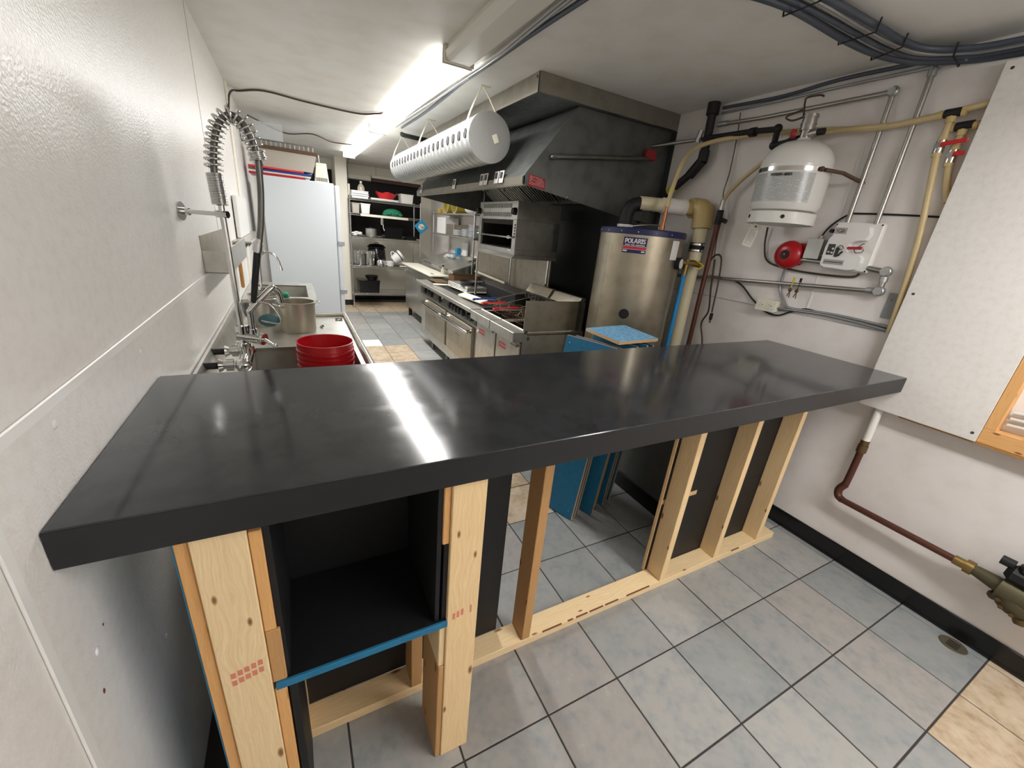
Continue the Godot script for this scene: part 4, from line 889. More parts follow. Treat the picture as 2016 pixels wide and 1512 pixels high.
	# floor drain with stain
	b2 = MB.new(); b2.lathe(V(2.565, 0.0, -0.17), [Vector2(0.0, 0.002), Vector2(0.036, 0.002), Vector2(0.04, 0.003), Vector2(0.048, 0.003), Vector2(0.05, 0.0)], 28)
	var dr := single("floor_drain", "small round rusty floor drain near the black baseboard", "drain", b2, M.drain_metal)
	b2 = MB.new()
	for k in 4: b2.bx(2.54 + k * 0.014, 2.546 + k * 0.014, 0.0022, 0.0032, -0.19, -0.15)
	part(dr, "slot", b2, M.black_rubber)
func helix(path: Array, r: float, turns: float, wr: float) -> MB:
	var b := MB.new(); var n := int(turns * 14); var pts := []
	var L := [0.0]
	for i in range(1, path.size()): L.append(L[-1] + (path[i] - path[i - 1]).length())
	for i in n + 1:
		var s: float = L[-1] * i / n; var j := 0
		while j < L.size() - 2 and L[j + 1] < s: j += 1
		var t: float = (s - L[j]) / max(1e-6, L[j + 1] - L[j])
		var p: Vector3 = path[j].lerp(path[j + 1], t); var d: Vector3 = (path[min(j + 2, path.size() - 1)] - path[max(j - 1, 0)]).normalized()
		var e1 := d.cross(Vector3.BACK).normalized(); var e2 := d.cross(e1)
		var a := TAU * turns * i / n
		pts.append(p + (e1 * cos(a) + e2 * sin(a)) * r)
	b.tube(pts, wr, 6); return b
func pot(called: String, label: String, c: Vector3, r: float, h: float, ha: float, m: Material) -> Node3D:
	var t := thing(called, label, "pot", c)
	var b := MB.new(); b.lathe(c, [Vector2(0, 0.004), Vector2(0, 0.0), Vector2(r * 0.96, 0), Vector2(r, 0.01), Vector2(r, h - 0.004), Vector2(r + 0.006, h), Vector2(r - 0.003, h), Vector2(r - 0.004, 0.012), Vector2(0, 0.008)], 40); part(t, "body", b, m)
	for s in [0.0, PI]:
		var d := V(cos(ha + s), 0, sin(ha + s)); var q := V(-d.z, 0, d.x)
		var p := c + d * r + V(0, h - 0.028, 0)
		b = MB.new(); b.tube(sm([p + q * 0.028, p + q * 0.03 + d * 0.03 + V(0, 0.015, 0), p - q * 0.03 + d * 0.03 + V(0, 0.015, 0), p - q * 0.028], 6), 0.004, 8); part(t, "handle", b, M.chrome)
	return t

func sink_side() -> void:
	var y := 0.90
	var t := thing("sink_table", "stainless steel sink table with rolled rim along the left wall", "sink", V(-0.03, 0, -2.3))
	# top built round the bowl opening
	var x0 := -0.365; var x1 := 0.30; var z1 := -1.46; var z0 := -3.19
	var bx0 := -0.22; var bx1 := 0.265; var bz0 := -2.43; var bz1 := -2.05
	var b := MB.new()
	b.bx(x0, x1, y - 0.02, y, z0, bz0, 0.001); b.bx(x0, x1, y - 0.02, y, bz1, z1, 0.001); b.bx(x0, bx0, y - 0.02, y, bz0, bz1); b.bx(bx1, x1, y - 0.02, y, bz0, bz1)
	part(t, "top", b, M.steel)
	b = MB.new()
	var d := 0.30; var w := 0.006
	b.bx(bx0 - w, bx0, y - d, y - 0.001, bz0 - w, bz1 + w); b.bx(bx1, bx1 + w, y - d, y - 0.001, bz0 - w, bz1 + w); b.bx(bx0, bx1, y - d, y - 0.001, bz0 - w, bz0); b.bx(bx0, bx1, y - d, y - 0.001, bz1, bz1 + w); b.bx(bx0 - w, bx1 + w, y - d - w, y - d, bz0 - w, bz1 + w)
	part(t, "bowl", b, M.steel)
	b = MB.new(); b.tube([V(x1 + 0.008, y + 0.012, z1), V(x1 + 0.008, y + 0.012, z0), V(x0 + 0.15, y + 0.012, z0)], 0.018, 12); part(t, "rolled_rim", b, M.steel)
	b = MB.new(); b.prism([V2(x0, y - 0.02), V2(x0, 1.0), V2(x0 + 0.012, 1.0), V2(x0 + 0.02, 0.985), V2(x0 + 0.055, y)], V(0, 0, z1), Vector3.RIGHT, Vector3.UP, V(0, 0, z0 - z1)); part(t, "backsplash", b, M.steel)
	b = MB.new()
	for q in [[x1 - 0.04, z1 - 0.06], [x1 - 0.04, z0 + 0.06], [x0 + 0.05, z1 - 0.06], [x0 + 0.05, z0 + 0.06]]:
		b = MB.new(); b.cyl(V(q[0], 0, q[1]), V(q[0], y - 0.02, q[1]), 0.02, -1, 12); part(t, "leg", b, M.steel)
	b = MB.new(); b.bx(x0 + 0.03, x1 - 0.02, 0.25, 0.265, z0 + 0.03, z1 - 0.03, 0.002); part(t, "undershelf", b, M.steel)
	# crumbs left on the table
	b = MB.new()
	var r := RandomNumberGenerator.new(); r.seed = 4
	for k in 40: b.ball(V(0.23 + r.randf() * 0.05, y + 0.002, -3.12 + r.randf() * 0.09), V(0.004, 0.003, 0.004) * r.randf_range(0.5, 1.3), 6)
	var cr := single("food_crumbs", "brown crumbs in the far corner of the sink table", "crumbs", b, M.rubbish); cr.set_meta("kind", "stuff")
	b = MB.new(); b.cyl(V(0.125, y + 0.001, -2.86), V(0.14, y + 0.012, -2.85), 0.008, -1, 8); single("bottle_cap", "small chrome cap lying on the sink table", "cap", b, M.chrome)
	# pots
	pot("stock_pot", "stainless stock pot with side handles, front one on the sink table", V(0.0, y, -2.80), 0.099, 0.182, -0.5, M.steel_grime)
	pot("stock_pot", "second stainless pot behind the spray hose on the sink table", V(-0.18, y, -2.98), 0.085, 0.19, 1.2, M.steel)
	var g := thing("steel_pan", "deep stainless pan with paper label standing behind the pots", "pan", V(-0.06, y, -3.02))
	b = MB.new(); b.bx(-0.12, 0.02, y, y + 0.135, -3.08, -2.98, 0.012); part(g, "body", b, M.steel)
	b = MB.new(); b.bx(-0.128, 0.028, y + 0.132, y + 0.14, -3.088, -2.972, 0.003); part(g, "rim", b, M.chrome)
	# red pails, two nested
	for k in 2:
		var c := V(0.115, 0.605 + k * 0.052, -2.235)
		var pb := thing("red_pail", "upper red plastic pail nested in the sink bowl" if k == 1 else "lower red plastic pail standing in the sink bowl", "bucket", c, "red pails nested in the sink")
		var h := 0.325
		b = MB.new(); b.lathe(c, [Vector2(0, 0.0), Vector2(0.112, 0.0), Vector2(0.116, 0.01), Vector2(0.131, h - 0.075), Vector2(0.138, h - 0.073), Vector2(0.138, h - 0.066), Vector2(0.132, h - 0.064), Vector2(0.133, h - 0.045), Vector2(0.139, h - 0.043), Vector2(0.139, h - 0.036), Vector2(0.1335, h - 0.034), Vector2(0.135, h - 0.006), Vector2(0.137, h), Vector2(0.131, h), Vector2(0.130, h - 0.008), Vector2(0.113, 0.012), Vector2(0, 0.008)], 48); part(pb, "shell", b, M.red_plastic)
		if k == 0:
			b = MB.new(); b.lathe(c, [Vector2(0.1275, 0.12), Vector2(0.1328, 0.2)], 8, Basis.IDENTITY, 1.6, 2.3); part(pb, "sticker", b, M.yellow)
	# pre-rinse spray faucet
	var z := -2.0
	var f := thing("prerinse_faucet", "chrome pre-rinse spray faucet with tall coiled spring arch", "faucet", V(-0.22, 0.95, z))
	for zz in [-2.1, -1.9]:
		b = MB.new()
		b.cyl(V(-0.30, 0.985, zz), V(-0.23, 0.985, zz), 0.016, -1, 14); b.cyl(V(-0.275, 0.985, zz), V(-0.25, 0.985, zz), 0.026, -1, 8); b.cyl(V(-0.30, 0.985, zz), V(-0.285, 0.985, zz), 0.028, 0.02, 16)
		part(f, "inlet", b, M.chrome)
	b = MB.new()
	for zz in [-2.1, -1.9]: b.cyl(V(-0.352, 0.985, zz), V(-0.30, 0.985, zz), 0.014, -1, 12)
	part(f, "nipple", b, M.black_rubber)
	b = MB.new(); b.cyl(V(-0.215, 0.985, -1.875), V(-0.215, 0.985, -2.125), 0.022, -1, 14); b.ball(V(-0.215, 0.985, -1.885), Vector3.ONE * 0.03, 14); b.ball(V(-0.215, 0.985, -2.115), Vector3.ONE * 0.03, 14); b.cyl(V(-0.215, 0.985, z), V(-0.215, 1.12, z), 0.020, -1, 14); b.cyl(V(-0.215, 1.03, z), V(-0.215, 1.05, z), 0.027, -1, 8); b.cyl(V(-0.235, 1.082, z), V(-0.150, 1.065, z + 0.01), 0.021, -1, 14); b.cyl(V(-0.215, 1.10, z), V(-0.215, 1.125, z), 0.026, -1, 8); part(f, "body", b, M.chrome)
	b = MB.new(); b.cyl(V(-0.155, 1.067, z), V(-0.138, 1.064, z + 0.01), 0.026, -1, 12); b.cyl(V(-0.14, 1.064, z + 0.01), V(-0.105, 1.042, z + 0.03), 0.008, 0.006, 10); b.ball(V(-0.10, 1.040, z + 0.032), Vector3.ONE * 0.010, 10); part(f, "valve_lever", b, M.chrome)
	b = MB.new(); b.tube(sm([V(-0.178, 1.07, z), V(-0.178, 1.17, z), V(-0.172, 1.195, z), V(-0.10, 1.272, z - 0.02), V(-0.085, 1.278, z - 0.03), V(-0.066, 1.255, z - 0.04), V(-0.060, 1.215, z - 0.045)], 7), 0.0130, 12); b.cyl(V(-0.178, 1.085, z), V(-0.178, 1.11, z), 0.018, -1, 8); part(f, "spout", b, M.chrome)
	b = MB.new(); b.cyl(V(-0.217, 1.12, z), V(-0.224, 1.60, z), 0.0105, -1, 14); part(f, "riser", b, M.chrome)
	b = MB.new(); b.cyl(V(-0.365, 1.557, -2.07), V(-0.225, 1.56, z), 0.008, -1, 12); b.cyl(V(-0.368, 1.557, -2.072), V(-0.36, 1.557, -2.07), 0.034, -1, 24); b.cyl(V(-0.36, 1.557, -2.07), V(-0.335, 1.557, -2.06), 0.013, -1, 12); b.cyl(V(-0.245, 1.56, -2.01), V(-0.205, 1.56, -1.99), 0.013, -1, 12); part(f, "wall_bracket", b, M.chrome)
	var arch := sm([V(-0.226, 1.59, z), V(-0.230, 1.70, z), V(-0.217, 1.80, z), V(-0.190, 1.872, z), V(-0.153, 1.90, z), V(-0.118, 1.876, z), V(-0.094, 1.82, z), V(-0.084, 1.765, z)], 8)
	b = MB.new(); b.tube(arch + sm([V(-0.084, 1.765, z), V(-0.088, 1.65, z), V(-0.100, 1.54, z), V(-0.112, 1.475, z)], 4), 0.0115, 12); part(f, "hose", b, M.steel_dark)
	part(f, "spring", helix(arch.slice(9), 0.027, 19.0, 0.0042), M.chrome)
	part(f, "spring_coils", helix(arch.slice(arch.size() - 5), 0.024, 6.0, 0.0040), M.chrome)
	part(f, "spring_coils", helix([V(-0.226, 1.592, z), V(-0.230, 1.70, z)], 0.025, 20.0, 0.0030), M.chrome)
	b = MB.new(); b.cyl(V(-0.112, 1.478, z), V(-0.125, 1.425, z), 0.0135, -1, 12); b.cyl(V(-0.118, 1.46, z), V(-0.124, 1.43, z), 0.017, -1, 12); part(f, "hose_ferrule", b, M.chrome)
	b = MB.new(); b.cyl(V(-0.125, 1.425, z), V(-0.146, 1.31, z), 0.013, 0.0125, 14); b.cyl(V(-0.146, 1.31, z), V(-0.160, 1.225, z), 0.0125, 0.011, 14); part(f, "spray_handle", b, M.black_rubber)
	b = MB.new(); b.tube(sm([V(-0.150, 1.23, z + 0.02), V(-0.10, 1.215, z + 0.02), V(-0.07, 1.16, z + 0.02), V(-0.075, 1.135, z + 0.02), V(-0.14, 1.15, z + 0.02)], 5), 0.004, 6); b.tube(sm([V(-0.222, 1.212, z), V(-0.19, 1.225, z), V(-0.165, 1.222, z)], 4), 0.005, 6); part(f, "hook", b, M.chrome)
	b = MB.new(); b.ball(V(-0.11, 1.145, z - 0.01), V(0.045, 0.028, 0.03), 14); part(f, "spray_head", b, M.teal_cloth)
	# second sink beyond with gooseneck
	var s := thing("hand_sink", "stainless basin with rounded corners beyond the sink table", "sink", V(-0.11, 0, -4.05))
	b = MB.new(); b.bx(-0.365, 0.15, 0.93, 0.945, -4.5, -4.34, 0.004); b.bx(-0.365, 0.15, 0.93, 0.945, -3.72, -3.6, 0.004); b.bx(-0.365, -0.3, 0.93, 0.945, -4.34, -3.72); b.bx(0.09, 0.15, 0.93, 0.945, -4.34, -3.72); part(s, "rim", b, M.steel)
	b = MB.new(); b.bx(-0.305, -0.3, 0.65, 0.94, -4.345, -3.715); b.bx(0.09, 0.095, 0.65, 0.94, -4.345, -3.715); b.bx(-0.3, 0.09, 0.65, 0.94, -4.345, -4.34); b.bx(-0.3, 0.09, 0.65, 0.94, -3.72, -3.715); b.bx(-0.305, 0.095, 0.64, 0.65, -4.345, -3.715); part(s, "basin", b, M.steel)
	b = MB.new(); b.bx(-0.36, 0.14, 0.0, 0.64, -4.48, -3.62, 0.004); part(s, "cabinet", b, M.steel)
	var gf := thing("gooseneck_faucet", "slim chrome gooseneck faucet with flared tip", "faucet", V(-0.24, 0.945, -4.0))
	b = MB.new(); b.tube(sm([V(-0.25, 0.945, -4.0), V(-0.247, 1.10, -4.0), V(-0.237, 1.21, -4.0), V(-0.21, 1.25, -4.0), V(-0.175, 1.258, -4.0), V(-0.13, 1.235, -4.0), V(-0.102, 1.18, -4.0), V(-0.097, 1.14, -4.0)], 8), 0.0095, 12); part(gf, "neck", b, M.chrome)
	b = MB.new(); b.cyl(V(-0.098, 1.155, -4.0), V(-0.095, 1.115, -4.0), 0.011, 0.017, 14); part(gf, "tip", b, M.chrome)
	b = MB.new(); b.cyl(V(-0.25, 0.945, -4.0), V(-0.25, 0.975, -4.0), 0.025, -1, 14); part(gf, "base", b, M.chrome)
	b = MB.new()
	for k in 7: b.ball(V(-0.17 + r.randf() * 0.1, 0.955 + r.randf() * 0.03, -3.66 + r.randf() * 0.04), V(0.035, 0.02, 0.025) * r.randf_range(0.7, 1.2), 10)
	single("scrub_pad", "crumpled green scrub pad on the rim of the far basin", "scrub pad", b, M.green_cloth)
	# wall trough, board and handle on the left wall
	var tr := thing("wall_trough", "stainless wall-mounted trough with splash plate beside the spray faucet", "wall shelf", V(-0.32, 1.285, -2.8))
	b = MB.new(); b.bx(XL, XL + 0.003, 1.286, 1.453, -3.28, -2.39, 0.001); part(tr, "back_plate", b, M.steel_grime)
	b = MB.new(); b.bx(XL, -0.266, 1.286, 1.385, -2.393, -2.39, 0.0005); part(tr, "end_plate", b, M.steel)
	b = MB.new(); b.bx(XL, -0.266, 1.286, 1.289, -3.28, -2.39); part(tr, "bottom", b, M.steel)
	b = MB.new(); b.bx(-0.269, -0.266, 1.286, 1.40, -3.28, -2.39, 0.0005); part(tr, "front_lip", b, M.steel)
	var wb := MB.new(); wb.bx(-0.362, -0.335, 1.36, 1.665, -4.75, -3.9, 0.004)
	single("white_cutting_board", "white cutting board standing upright against the left wall", "cutting board", wb, M.white_plastic)
	b = MB.new(); b.bx(XL, -0.25, 1.345, 1.358, -5.2, -3.6, 0.002); var ws := thing("wall_shelf", "narrow steel shelf on the left wall under the white board", "shelf", V(-0.31, 1.3, -4.4)); part(ws, "shelf_plate", b, M.steel)
	b = MB.new()
	for zz in [-3.8, -4.9]: b.prism([V2(XL, 1.345), V2(-0.27, 1.345), V2(XL, 1.22)], V(0, 0, zz), Vector3.RIGHT, Vector3.UP, V(0, 0, 0.004))
	part(ws, "bracket", b, M.steel_dark)
	b = MB.new(); b.bx(-0.352, -0.33, 1.03, 1.23, -3.62, -3.58, 0.008); var br := single("scrub_brush", "wooden handled brush hanging on the left wall", "brush", b, M.oak)
	b = MB.new(); b.tube([V(-0.341, 1.23, -3.6), V(-0.355, 1.26, -3.6), V(-0.369, 1.262, -3.6)], 0.003, 6); part(br, "hanger", b, M.chrome)
	b = MB.new(); b.bx(XL, XL + 0.014, 0.95, YC, -4.62, -4.53, 0.002); b.bx(XL, XL + 0.008, 0.95, YC, -4.68, -4.62); struct("trim_2", b, M.cream_wall)

func fridge_side() -> void:
	var z := -5.5
	var t := thing("reach_in_fridge", "tall white fridge seen from its plain side, past the sink", "fridge", V(0.15, 0, z - 0.4))
	var b := MB.new(); b.bx(-0.235, 0.487, 0.12, 1.922, z - 0.72, z, 0.008); part(t, "cabinet", b, M.fridge_white)
	for q in [[0.16, 0.70], [0.71, 1.27], [1.28, 1.905]]:
		b = MB.new(); b.bx(0.497, 0.545, q[0], q[1], z - 0.715, z - 0.004, 0.008); part(t, "door", b, M.fridge_white)
	b = MB.new(); b.bx(0.487, 0.497, 0.15, 1.91, z - 0.71, z - 0.01); part(t, "gasket", b, M.fridge_grey)
	for q in [1.275, 0.705]:
		b = MB.new(); b.bx(0.50, 0.575, q - 0.025, q + 0.025, z - 0.03, z + 0.006, 0.003); part(t, "hinge", b, M.fridge_grey)
	b = MB.new()
	for q in [[-0.18, z - 0.07], [0.43, z - 0.07], [-0.18, z - 0.65], [0.43, z - 0.65]]:
		b = MB.new(); b.cyl(V(q[0], 0, q[1]), V(q[0], 0.12, q[1]), 0.03, -1, 10); part(t, "foot", b, M.black_rubber)
	# things on top of the fridge
	var yt := 1.922
	b = MB.new(); b.bx(-0.33, 0.20, yt, yt + 0.022, z - 0.42, z - 0.02, 0.004); single("red_tray", "red plastic tray lowest of the pile on the fridge", "tray", b, M.red_plastic)
	b = MB.new(); b.bx(-0.20, 0.26, yt + 0.022, yt + 0.044, z - 0.40, z - 0.03, 0.004); single("white_tray", "white plastic tray between red and blue ones on the fridge", "tray", b, M.white_plastic)
	b = MB.new(); b.bx(-0.22, 0.27, yt + 0.044, yt + 0.062, z - 0.42, z - 0.01, 0.004); single("blue_tray", "dark blue plastic tray in the pile on the fridge", "tray", b, M.blue_handle)
	b = MB.new(); b.box(V(-0.08, yt + 0.072, z - 0.2), V(0.52, 0.018, 0.42), 0.004, Basis(Vector3.UP, 0.06)); single("red_tray", "bright red tray right under the grey tub on the fridge", "tray", b, M.red_bright)
	var g := thing("bus_tub", "grey plastic tub with rusty rim stacked on the fridge", "tub", V(0.05, yt + 0.082, z - 0.2))
	b = MB.new(); b.prism([V2(-0.19, 2.004), V2(0.285, 2.004), V2(0.33, 2.18), V2(-0.225, 2.18)], V(0, 0, z - 0.02), Vector3.RIGHT, Vector3.UP, V(0, 0, -0.38)); part(g, "body", b, M.tub_grey)
	b = MB.new(); b.bx(-0.235, 0.345, 2.175, 2.205, z - 0.41, z - 0.008, 0.004); part(g, "rim", b, M.rust_brown)
	b = MB.new(); b.cyl(V(0.345, 2.19, z - 0.05), V(0.352, 2.12, z - 0.05), 0.012, -1, 8); part(g, "latch", b, M.steel_dark)
	var rk := thing("roasting_rack", "dark slotted metal rack lying across the tub on the fridge", "rack", V(0.0, 2.205, z - 0.2))
	b = MB.new(); b.bx(-0.24, 0.30, 2.207, 2.213, z - 0.40, z - 0.02); b.bx(-0.24, 0.30, 2.25, 2.262, z - 0.03, z - 0.02); part(rk, "rails", b, M.steel_dark)
	b = MB.new()
	for k in 13: b.bx(-0.235 + k * 0.044, -0.223 + k * 0.044, 2.213, 2.25, z - 0.03, z - 0.02)
	part(rk, "slats", b, M.steel)
	b = MB.new(); b.tube([V(-0.24, 2.255, z - 0.02), V(-0.365, 2.29, z - 0.02), V(-0.355, 2.215, z - 0.02), V(-0.24, 2.215, z - 0.02)], 0.008, 8); part(rk, "handle", b, M.steel_dark)
	var ac := MB.new(); ac.bx(-0.23, 0.02, 2.262, 2.42, z - 0.034, z - 0.03); ac.bx(0.016, 0.02, 2.262, 2.42, z - 0.25, z - 0.03); ac.bx(-0.23, -0.226, 2.262, 2.42, z - 0.25, z - 0.03)
	single("acrylic_box", "clear acrylic box standing on the slotted rack near the ceiling", "box", ac, M.clear_film)
	var ct := thing("vent_container", "white plastic container with slotted grille at the fridge corner", "container", V(0.37, yt, z - 0.1))
	b = MB.new(); b.prism([V2(0.30, yt), V2(0.445, yt), V2(0.425, 2.115), V2(0.325, 2.115)], V(0, 0, z - 0.02), Vector3.RIGHT, Vector3.UP, V(0, 0, -0.22)); part(ct, "body", b, M.ivory)
	b = MB.new()
	for k in 11: b.bx(0.312 + k * 0.011, 0.318 + k * 0.011, yt + 0.008, yt + 0.045, z - 0.021, z - 0.018)
	part(ct, "grille", b, M.dark_grey)
func cook_line() -> void:
	var b := MB.new()
	# two fryers
	for i in 2:
		var zn := -2.70 - i * 0.455; var zf := zn - 0.445; var zc := (zn + zf) / 2
		var t := thing("deep_fryer", "near stainless fryer with side splash guard, beside the heater" if i == 0 else "second stainless fryer between range and splash guard fryer", "fryer", V(1.85, 0, zc))
		b = MB.new(); b.bx(1.56, 2.15, 0.10, 0.84, zn - 0.004, zn, 0.001); b.bx(1.56, 2.15, 0.10, 0.84, zf, zf + 0.004, 0.001); b.bx(2.146, 2.15, 0.10, 0.86, zf, zn); b.bx(1.56, 2.15, 0.10, 0.104, zf, zn); part(t, "cabinet", b, M.steel)
		b = MB.new(); b.bx(1.545, 1.559, 0.13, 0.775, zf + 0.008, zn - 0.008, 0.003); var dr := part(t, "door", b, M.steel)
		b = MB.new(); b.bx(1.525, 1.545, 0.735, 0.760, zn - 0.13, zn - 0.03, 0.004); part(dr, "door_handle", b, M.chrome)
		b = MB.new(); b.quad(V(1.5445, 0.655, zf + 0.07), V(1.5445, 0.655, zf + 0.20), V(1.5445, 0.70, zf + 0.20), V(1.5445, 0.70, zf + 0.07), Vector3.LEFT); part(dr, "badge", b, M.badge_print, "red maker's badge")
		b = MB.new(); b.bx(1.475, 1.60, 0.785, 0.865, zf + 0.002, zn - 0.002, 0.003); b.bx(1.585, 1.60, 0.86, 0.875, zf + 0.002, zn - 0.002, 0.003); part(t, "front_lip", b, M.steel)
		b = MB.new(); b.bx(1.60, 2.14, 0.845, 0.86, zn - 0.045, zn - 0.004); b.bx(1.60, 2.14, 0.845, 0.86, zf + 0.004, zf + 0.045); b.bx(2.03, 2.14, 0.845, 0.86, zf, zn); part(t, "tank_rim", b, M.steel_grime)
		b = MB.new(); b.bx(1.60, 1.604, 0.58, 0.86, zf + 0.04, zn - 0.04); b.bx(2.028, 2.032, 0.58, 0.86, zf + 0.04, zn - 0.04); b.bx(1.60, 2.03, 0.58, 0.86, zf + 0.041, zf + 0.045); b.bx(1.60, 2.03, 0.58, 0.86, zn - 0.045, zn - 0.041); b.bx(1.60, 2.03, 0.58, 0.585, zf + 0.04, zn - 0.04); part(t, "tank", b, M.soot)
		b = MB.new(); b.prism([V2(2.055, 1.06), V2(2.075, 1.06), V2(2.14, 1.115), V2(2.14, 1.135), V2(2.10, 1.135)], V(0, 0, zf + 0.015), Vector3.RIGHT, Vector3.UP, V(0, 0, 0.41)); b.bx(2.11, 2.146, 0.86, 1.10, zf + 0.02, zn - 0.02); part(t, "flue_deflector", b, M.steel_grime)
		b = MB.new(); b.bx(2.06, 2.075, 1.02, 1.04, zf + 0.02, zn - 0.02)
		for k in 6: b.bx(2.03, 2.075, 1.0, 1.04, zf + 0.05 + k * 0.065, zf + 0.056 + k * 0.065)
		part(t, "basket_hanger", b, M.steel_dark)
		b = MB.new()
		for q in [[1.60, zn - 0.05], [1.60, zf + 0.05], [2.1, zn - 0.05], [2.1, zf + 0.05]]:
			b = MB.new(); b.cyl(V(q[0], 0, q[1]), V(q[0], 0.10, q[1]), 0.025, -1, 10); part(t, "leg", b, M.steel_dark)
		if i == 0:
			b = MB.new(); b.bx(1.565, 2.065, 0.872, 1.112, -2.712, -2.706, 0.001); var sg := part(t, "splash_guard", b, M.steel_grime)
			b = MB.new(); b.bx(2.062, 2.10, 0.865, 1.115, -2.715, -2.704, 0.002); b.bx(1.57, 1.60, 0.85, 0.88, -2.704, -2.698, 0.001); b.bx(1.60, 1.62, 0.80, 0.83, -2.70, -2.692, 0.002); b.bx(1.99, 2.01, 0.80, 0.83, -2.70, -2.692, 0.002); part(sg, "clip", b, M.steel_dark)
	# wire baskets with coloured grips
	var bs := [[-3.50, "blue_handle", "fry basket with blue coated handle"], [-3.29, "red_bright", "fry basket with red coated handle nearer the range"], [-3.05, "red_bright", "fry basket with red coated handle beside the splash guard"]]
	for q in bs:
		var zz: float = q[0]
		var t := thing("fry_basket", q[2], "fry basket", V(1.85, 0.74, zz))
		b = MB.new()
		for yy in [0.76, 0.86, 0.915]: b.tube([V(1.70, yy, zz - 0.07), V(2.0, yy, zz - 0.07), V(2.0, yy, zz + 0.07), V(1.70, yy, zz + 0.07), V(1.70, yy, zz - 0.07)], 0.003, 6)
		for k in 11:
			var xx := 1.70 + k * 0.03
			b.tube([V(xx, 0.915, zz - 0.07), V(xx, 0.76, zz - 0.07), V(xx, 0.76, zz + 0.07), V(xx, 0.915, zz + 0.07)], 0.0016, 5)
		for k in 5:
			var z2 := zz - 0.07 + k * 0.035
			b.tube([V(1.70, 0.915, z2), V(1.70, 0.76, z2), V(2.0, 0.76, z2), V(2.0, 0.915, z2)], 0.0016, 5)
		part(t, "mesh", b, M.rust_brown)
		b = MB.new(); b.tube([V(1.47, 0.985, zz + 0.02), V(1.68, 0.985, zz - 0.02), V(1.76, 0.985, zz - 0.03), V(1.72, 0.915, zz - 0.05)], 0.004, 6); b.tube([V(1.68, 0.985, zz - 0.01), V(2.02, 1.05, zz - 0.03)], 0.003, 6); b.tube([V(1.50, 0.985, zz + 0.025), V(1.70, 0.985, zz + 0.03), V(1.72, 0.915, zz + 0.05)], 0.004, 6); part(t, "wire_handle", b, M.steel_grime)
		b = MB.new(); b.tube(sm([V(1.445, 0.985, zz + 0.045), V(1.45, 0.987, zz + 0.025), V(1.55, 0.987, zz + 0.01), V(1.69, 0.99, zz - 0.012)], 4), 0.010, 8); part(t, "grip", b, M[q[1]])
	# range
	var zn := -3.635; var zf := -5.66
	var t := thing("gas_range", "long stainless gas range with two oven doors and black knobs", "range", V(1.9, 0, -4.65))
	b = MB.new(); b.bx(1.57, 2.25, 0.13, 0.85, zf, zn, 0.003); part(t, "body", b, M.steel)
	b = MB.new(); b.bx(1.485, 1.64, 0.822, 0.865, zf, zn, 0.006); part(t, "front_ledge", b, M.steel)
	b = MB.new(); b.bx(1.555, 1.57, 0.69, 0.822, zf + 0.005, zn - 0.005, 0.002); var cp := part(t, "control_panel", b, M.steel_dark)
	for zz in [-3.72, -3.80, -3.96, -4.06, -4.16, -4.26, -4.36, -4.74, -5.08, -5.18, -5.36]:
		b = MB.new(); b.cyl(V(1.555, 0.757, zz), V(1.515, 0.757, zz), 0.037, 0.032, 18); var kn := part(cp, "knob", b, M.black_rubber)
		b = MB.new(); b.cyl(V(1.5152, 0.757, zz), V(1.513, 0.757, zz), 0.0325, 0.0325, 18, false); b.cyl(V(1.556, 0.757, zz), V(1.550, 0.757, zz), 0.041, -1, 18); part(kn, "ring", b, M.chrome)
	b = MB.new(); b.bx(1.545, 1.555, 0.765, 0.80, -4.72, -4.68, 0.001); part(cp, "sticker", b, M.ivory)
	for q in [[-3.69, -4.46], [-4.53, -5.36]]:
		b = MB.new(); b.bx(1.535, 1.569, 0.255, 0.66, q[1], q[0], 0.005); var dr := part(t, "oven_door", b, M.steel_grime)
		b = MB.new(); b.tube(sm([V(1.535, 0.615, q[0] - 0.02), V(1.49, 0.615, q[0] - 0.025), V(1.478, 0.615, q[0] - 0.06), V(1.478, 0.615, q[1] + 0.06), V(1.49, 0.615, q[1] + 0.025), V(1.535, 0.615, q[1] + 0.02)], 4), 0.019, 10); part(dr, "handle", b, M.chrome)
		b = MB.new(); b.tube([V(1.534, 0.50, (q[0] + q[1]) / 2 + 0.07), V(1.534, 0.50, (q[0] + q[1]) / 2 - 0.07)], 0.003, 5); part(dr, "nameplate", b, M.steel_dark)
	b = MB.new(); b.bx(1.552, 1.57, 0.13, 0.245, zf, zn, 0.002); part(t, "kick_panel", b, M.steel)
	for q in [[1.61, zn - 0.1], [1.61, -5.2], [2.2, zn - 0.1], [2.2, -5.2], [1.61, -4.6]]:
		b = MB.new(); b.cyl(V(q[0], 0, q[1]), V(q[0], 0.13, q[1]), 0.022, -1, 10); part(t, "leg", b, M.steel_dark)
	b = MB.new(); b.bx(1.64, 2.24, 0.85, 0.872, -5.62, -3.66, 0.002); part(t, "top_plate", b, M.iron)
	b = MB.new()
	for r in 2:
		for k in 5:
			var zc := -3.85 - k * 0.21; var xc := 1.78 + r * 0.27
			for a in 4:
				var dv := V(cos(a * PI / 4), 0, sin(a * PI / 4)) * 0.095
				b.tube([V(xc, 0.885, zc) - dv, V(xc, 0.885, zc) + dv], 0.006, 5)
	part(t, "burner_grates", b, M.iron)
	b = MB.new(); b.bx(2.24, 2.26, 0.85, 1.385, -5.3, -3.48, 0.002); part(t, "back_riser", b, M.steel_grime)
	b = MB.new(); b.bx(2.23, 2.24, 0.90, 1.36, -4.345, -4.335); part(t, "riser_seam", b, M.soot)
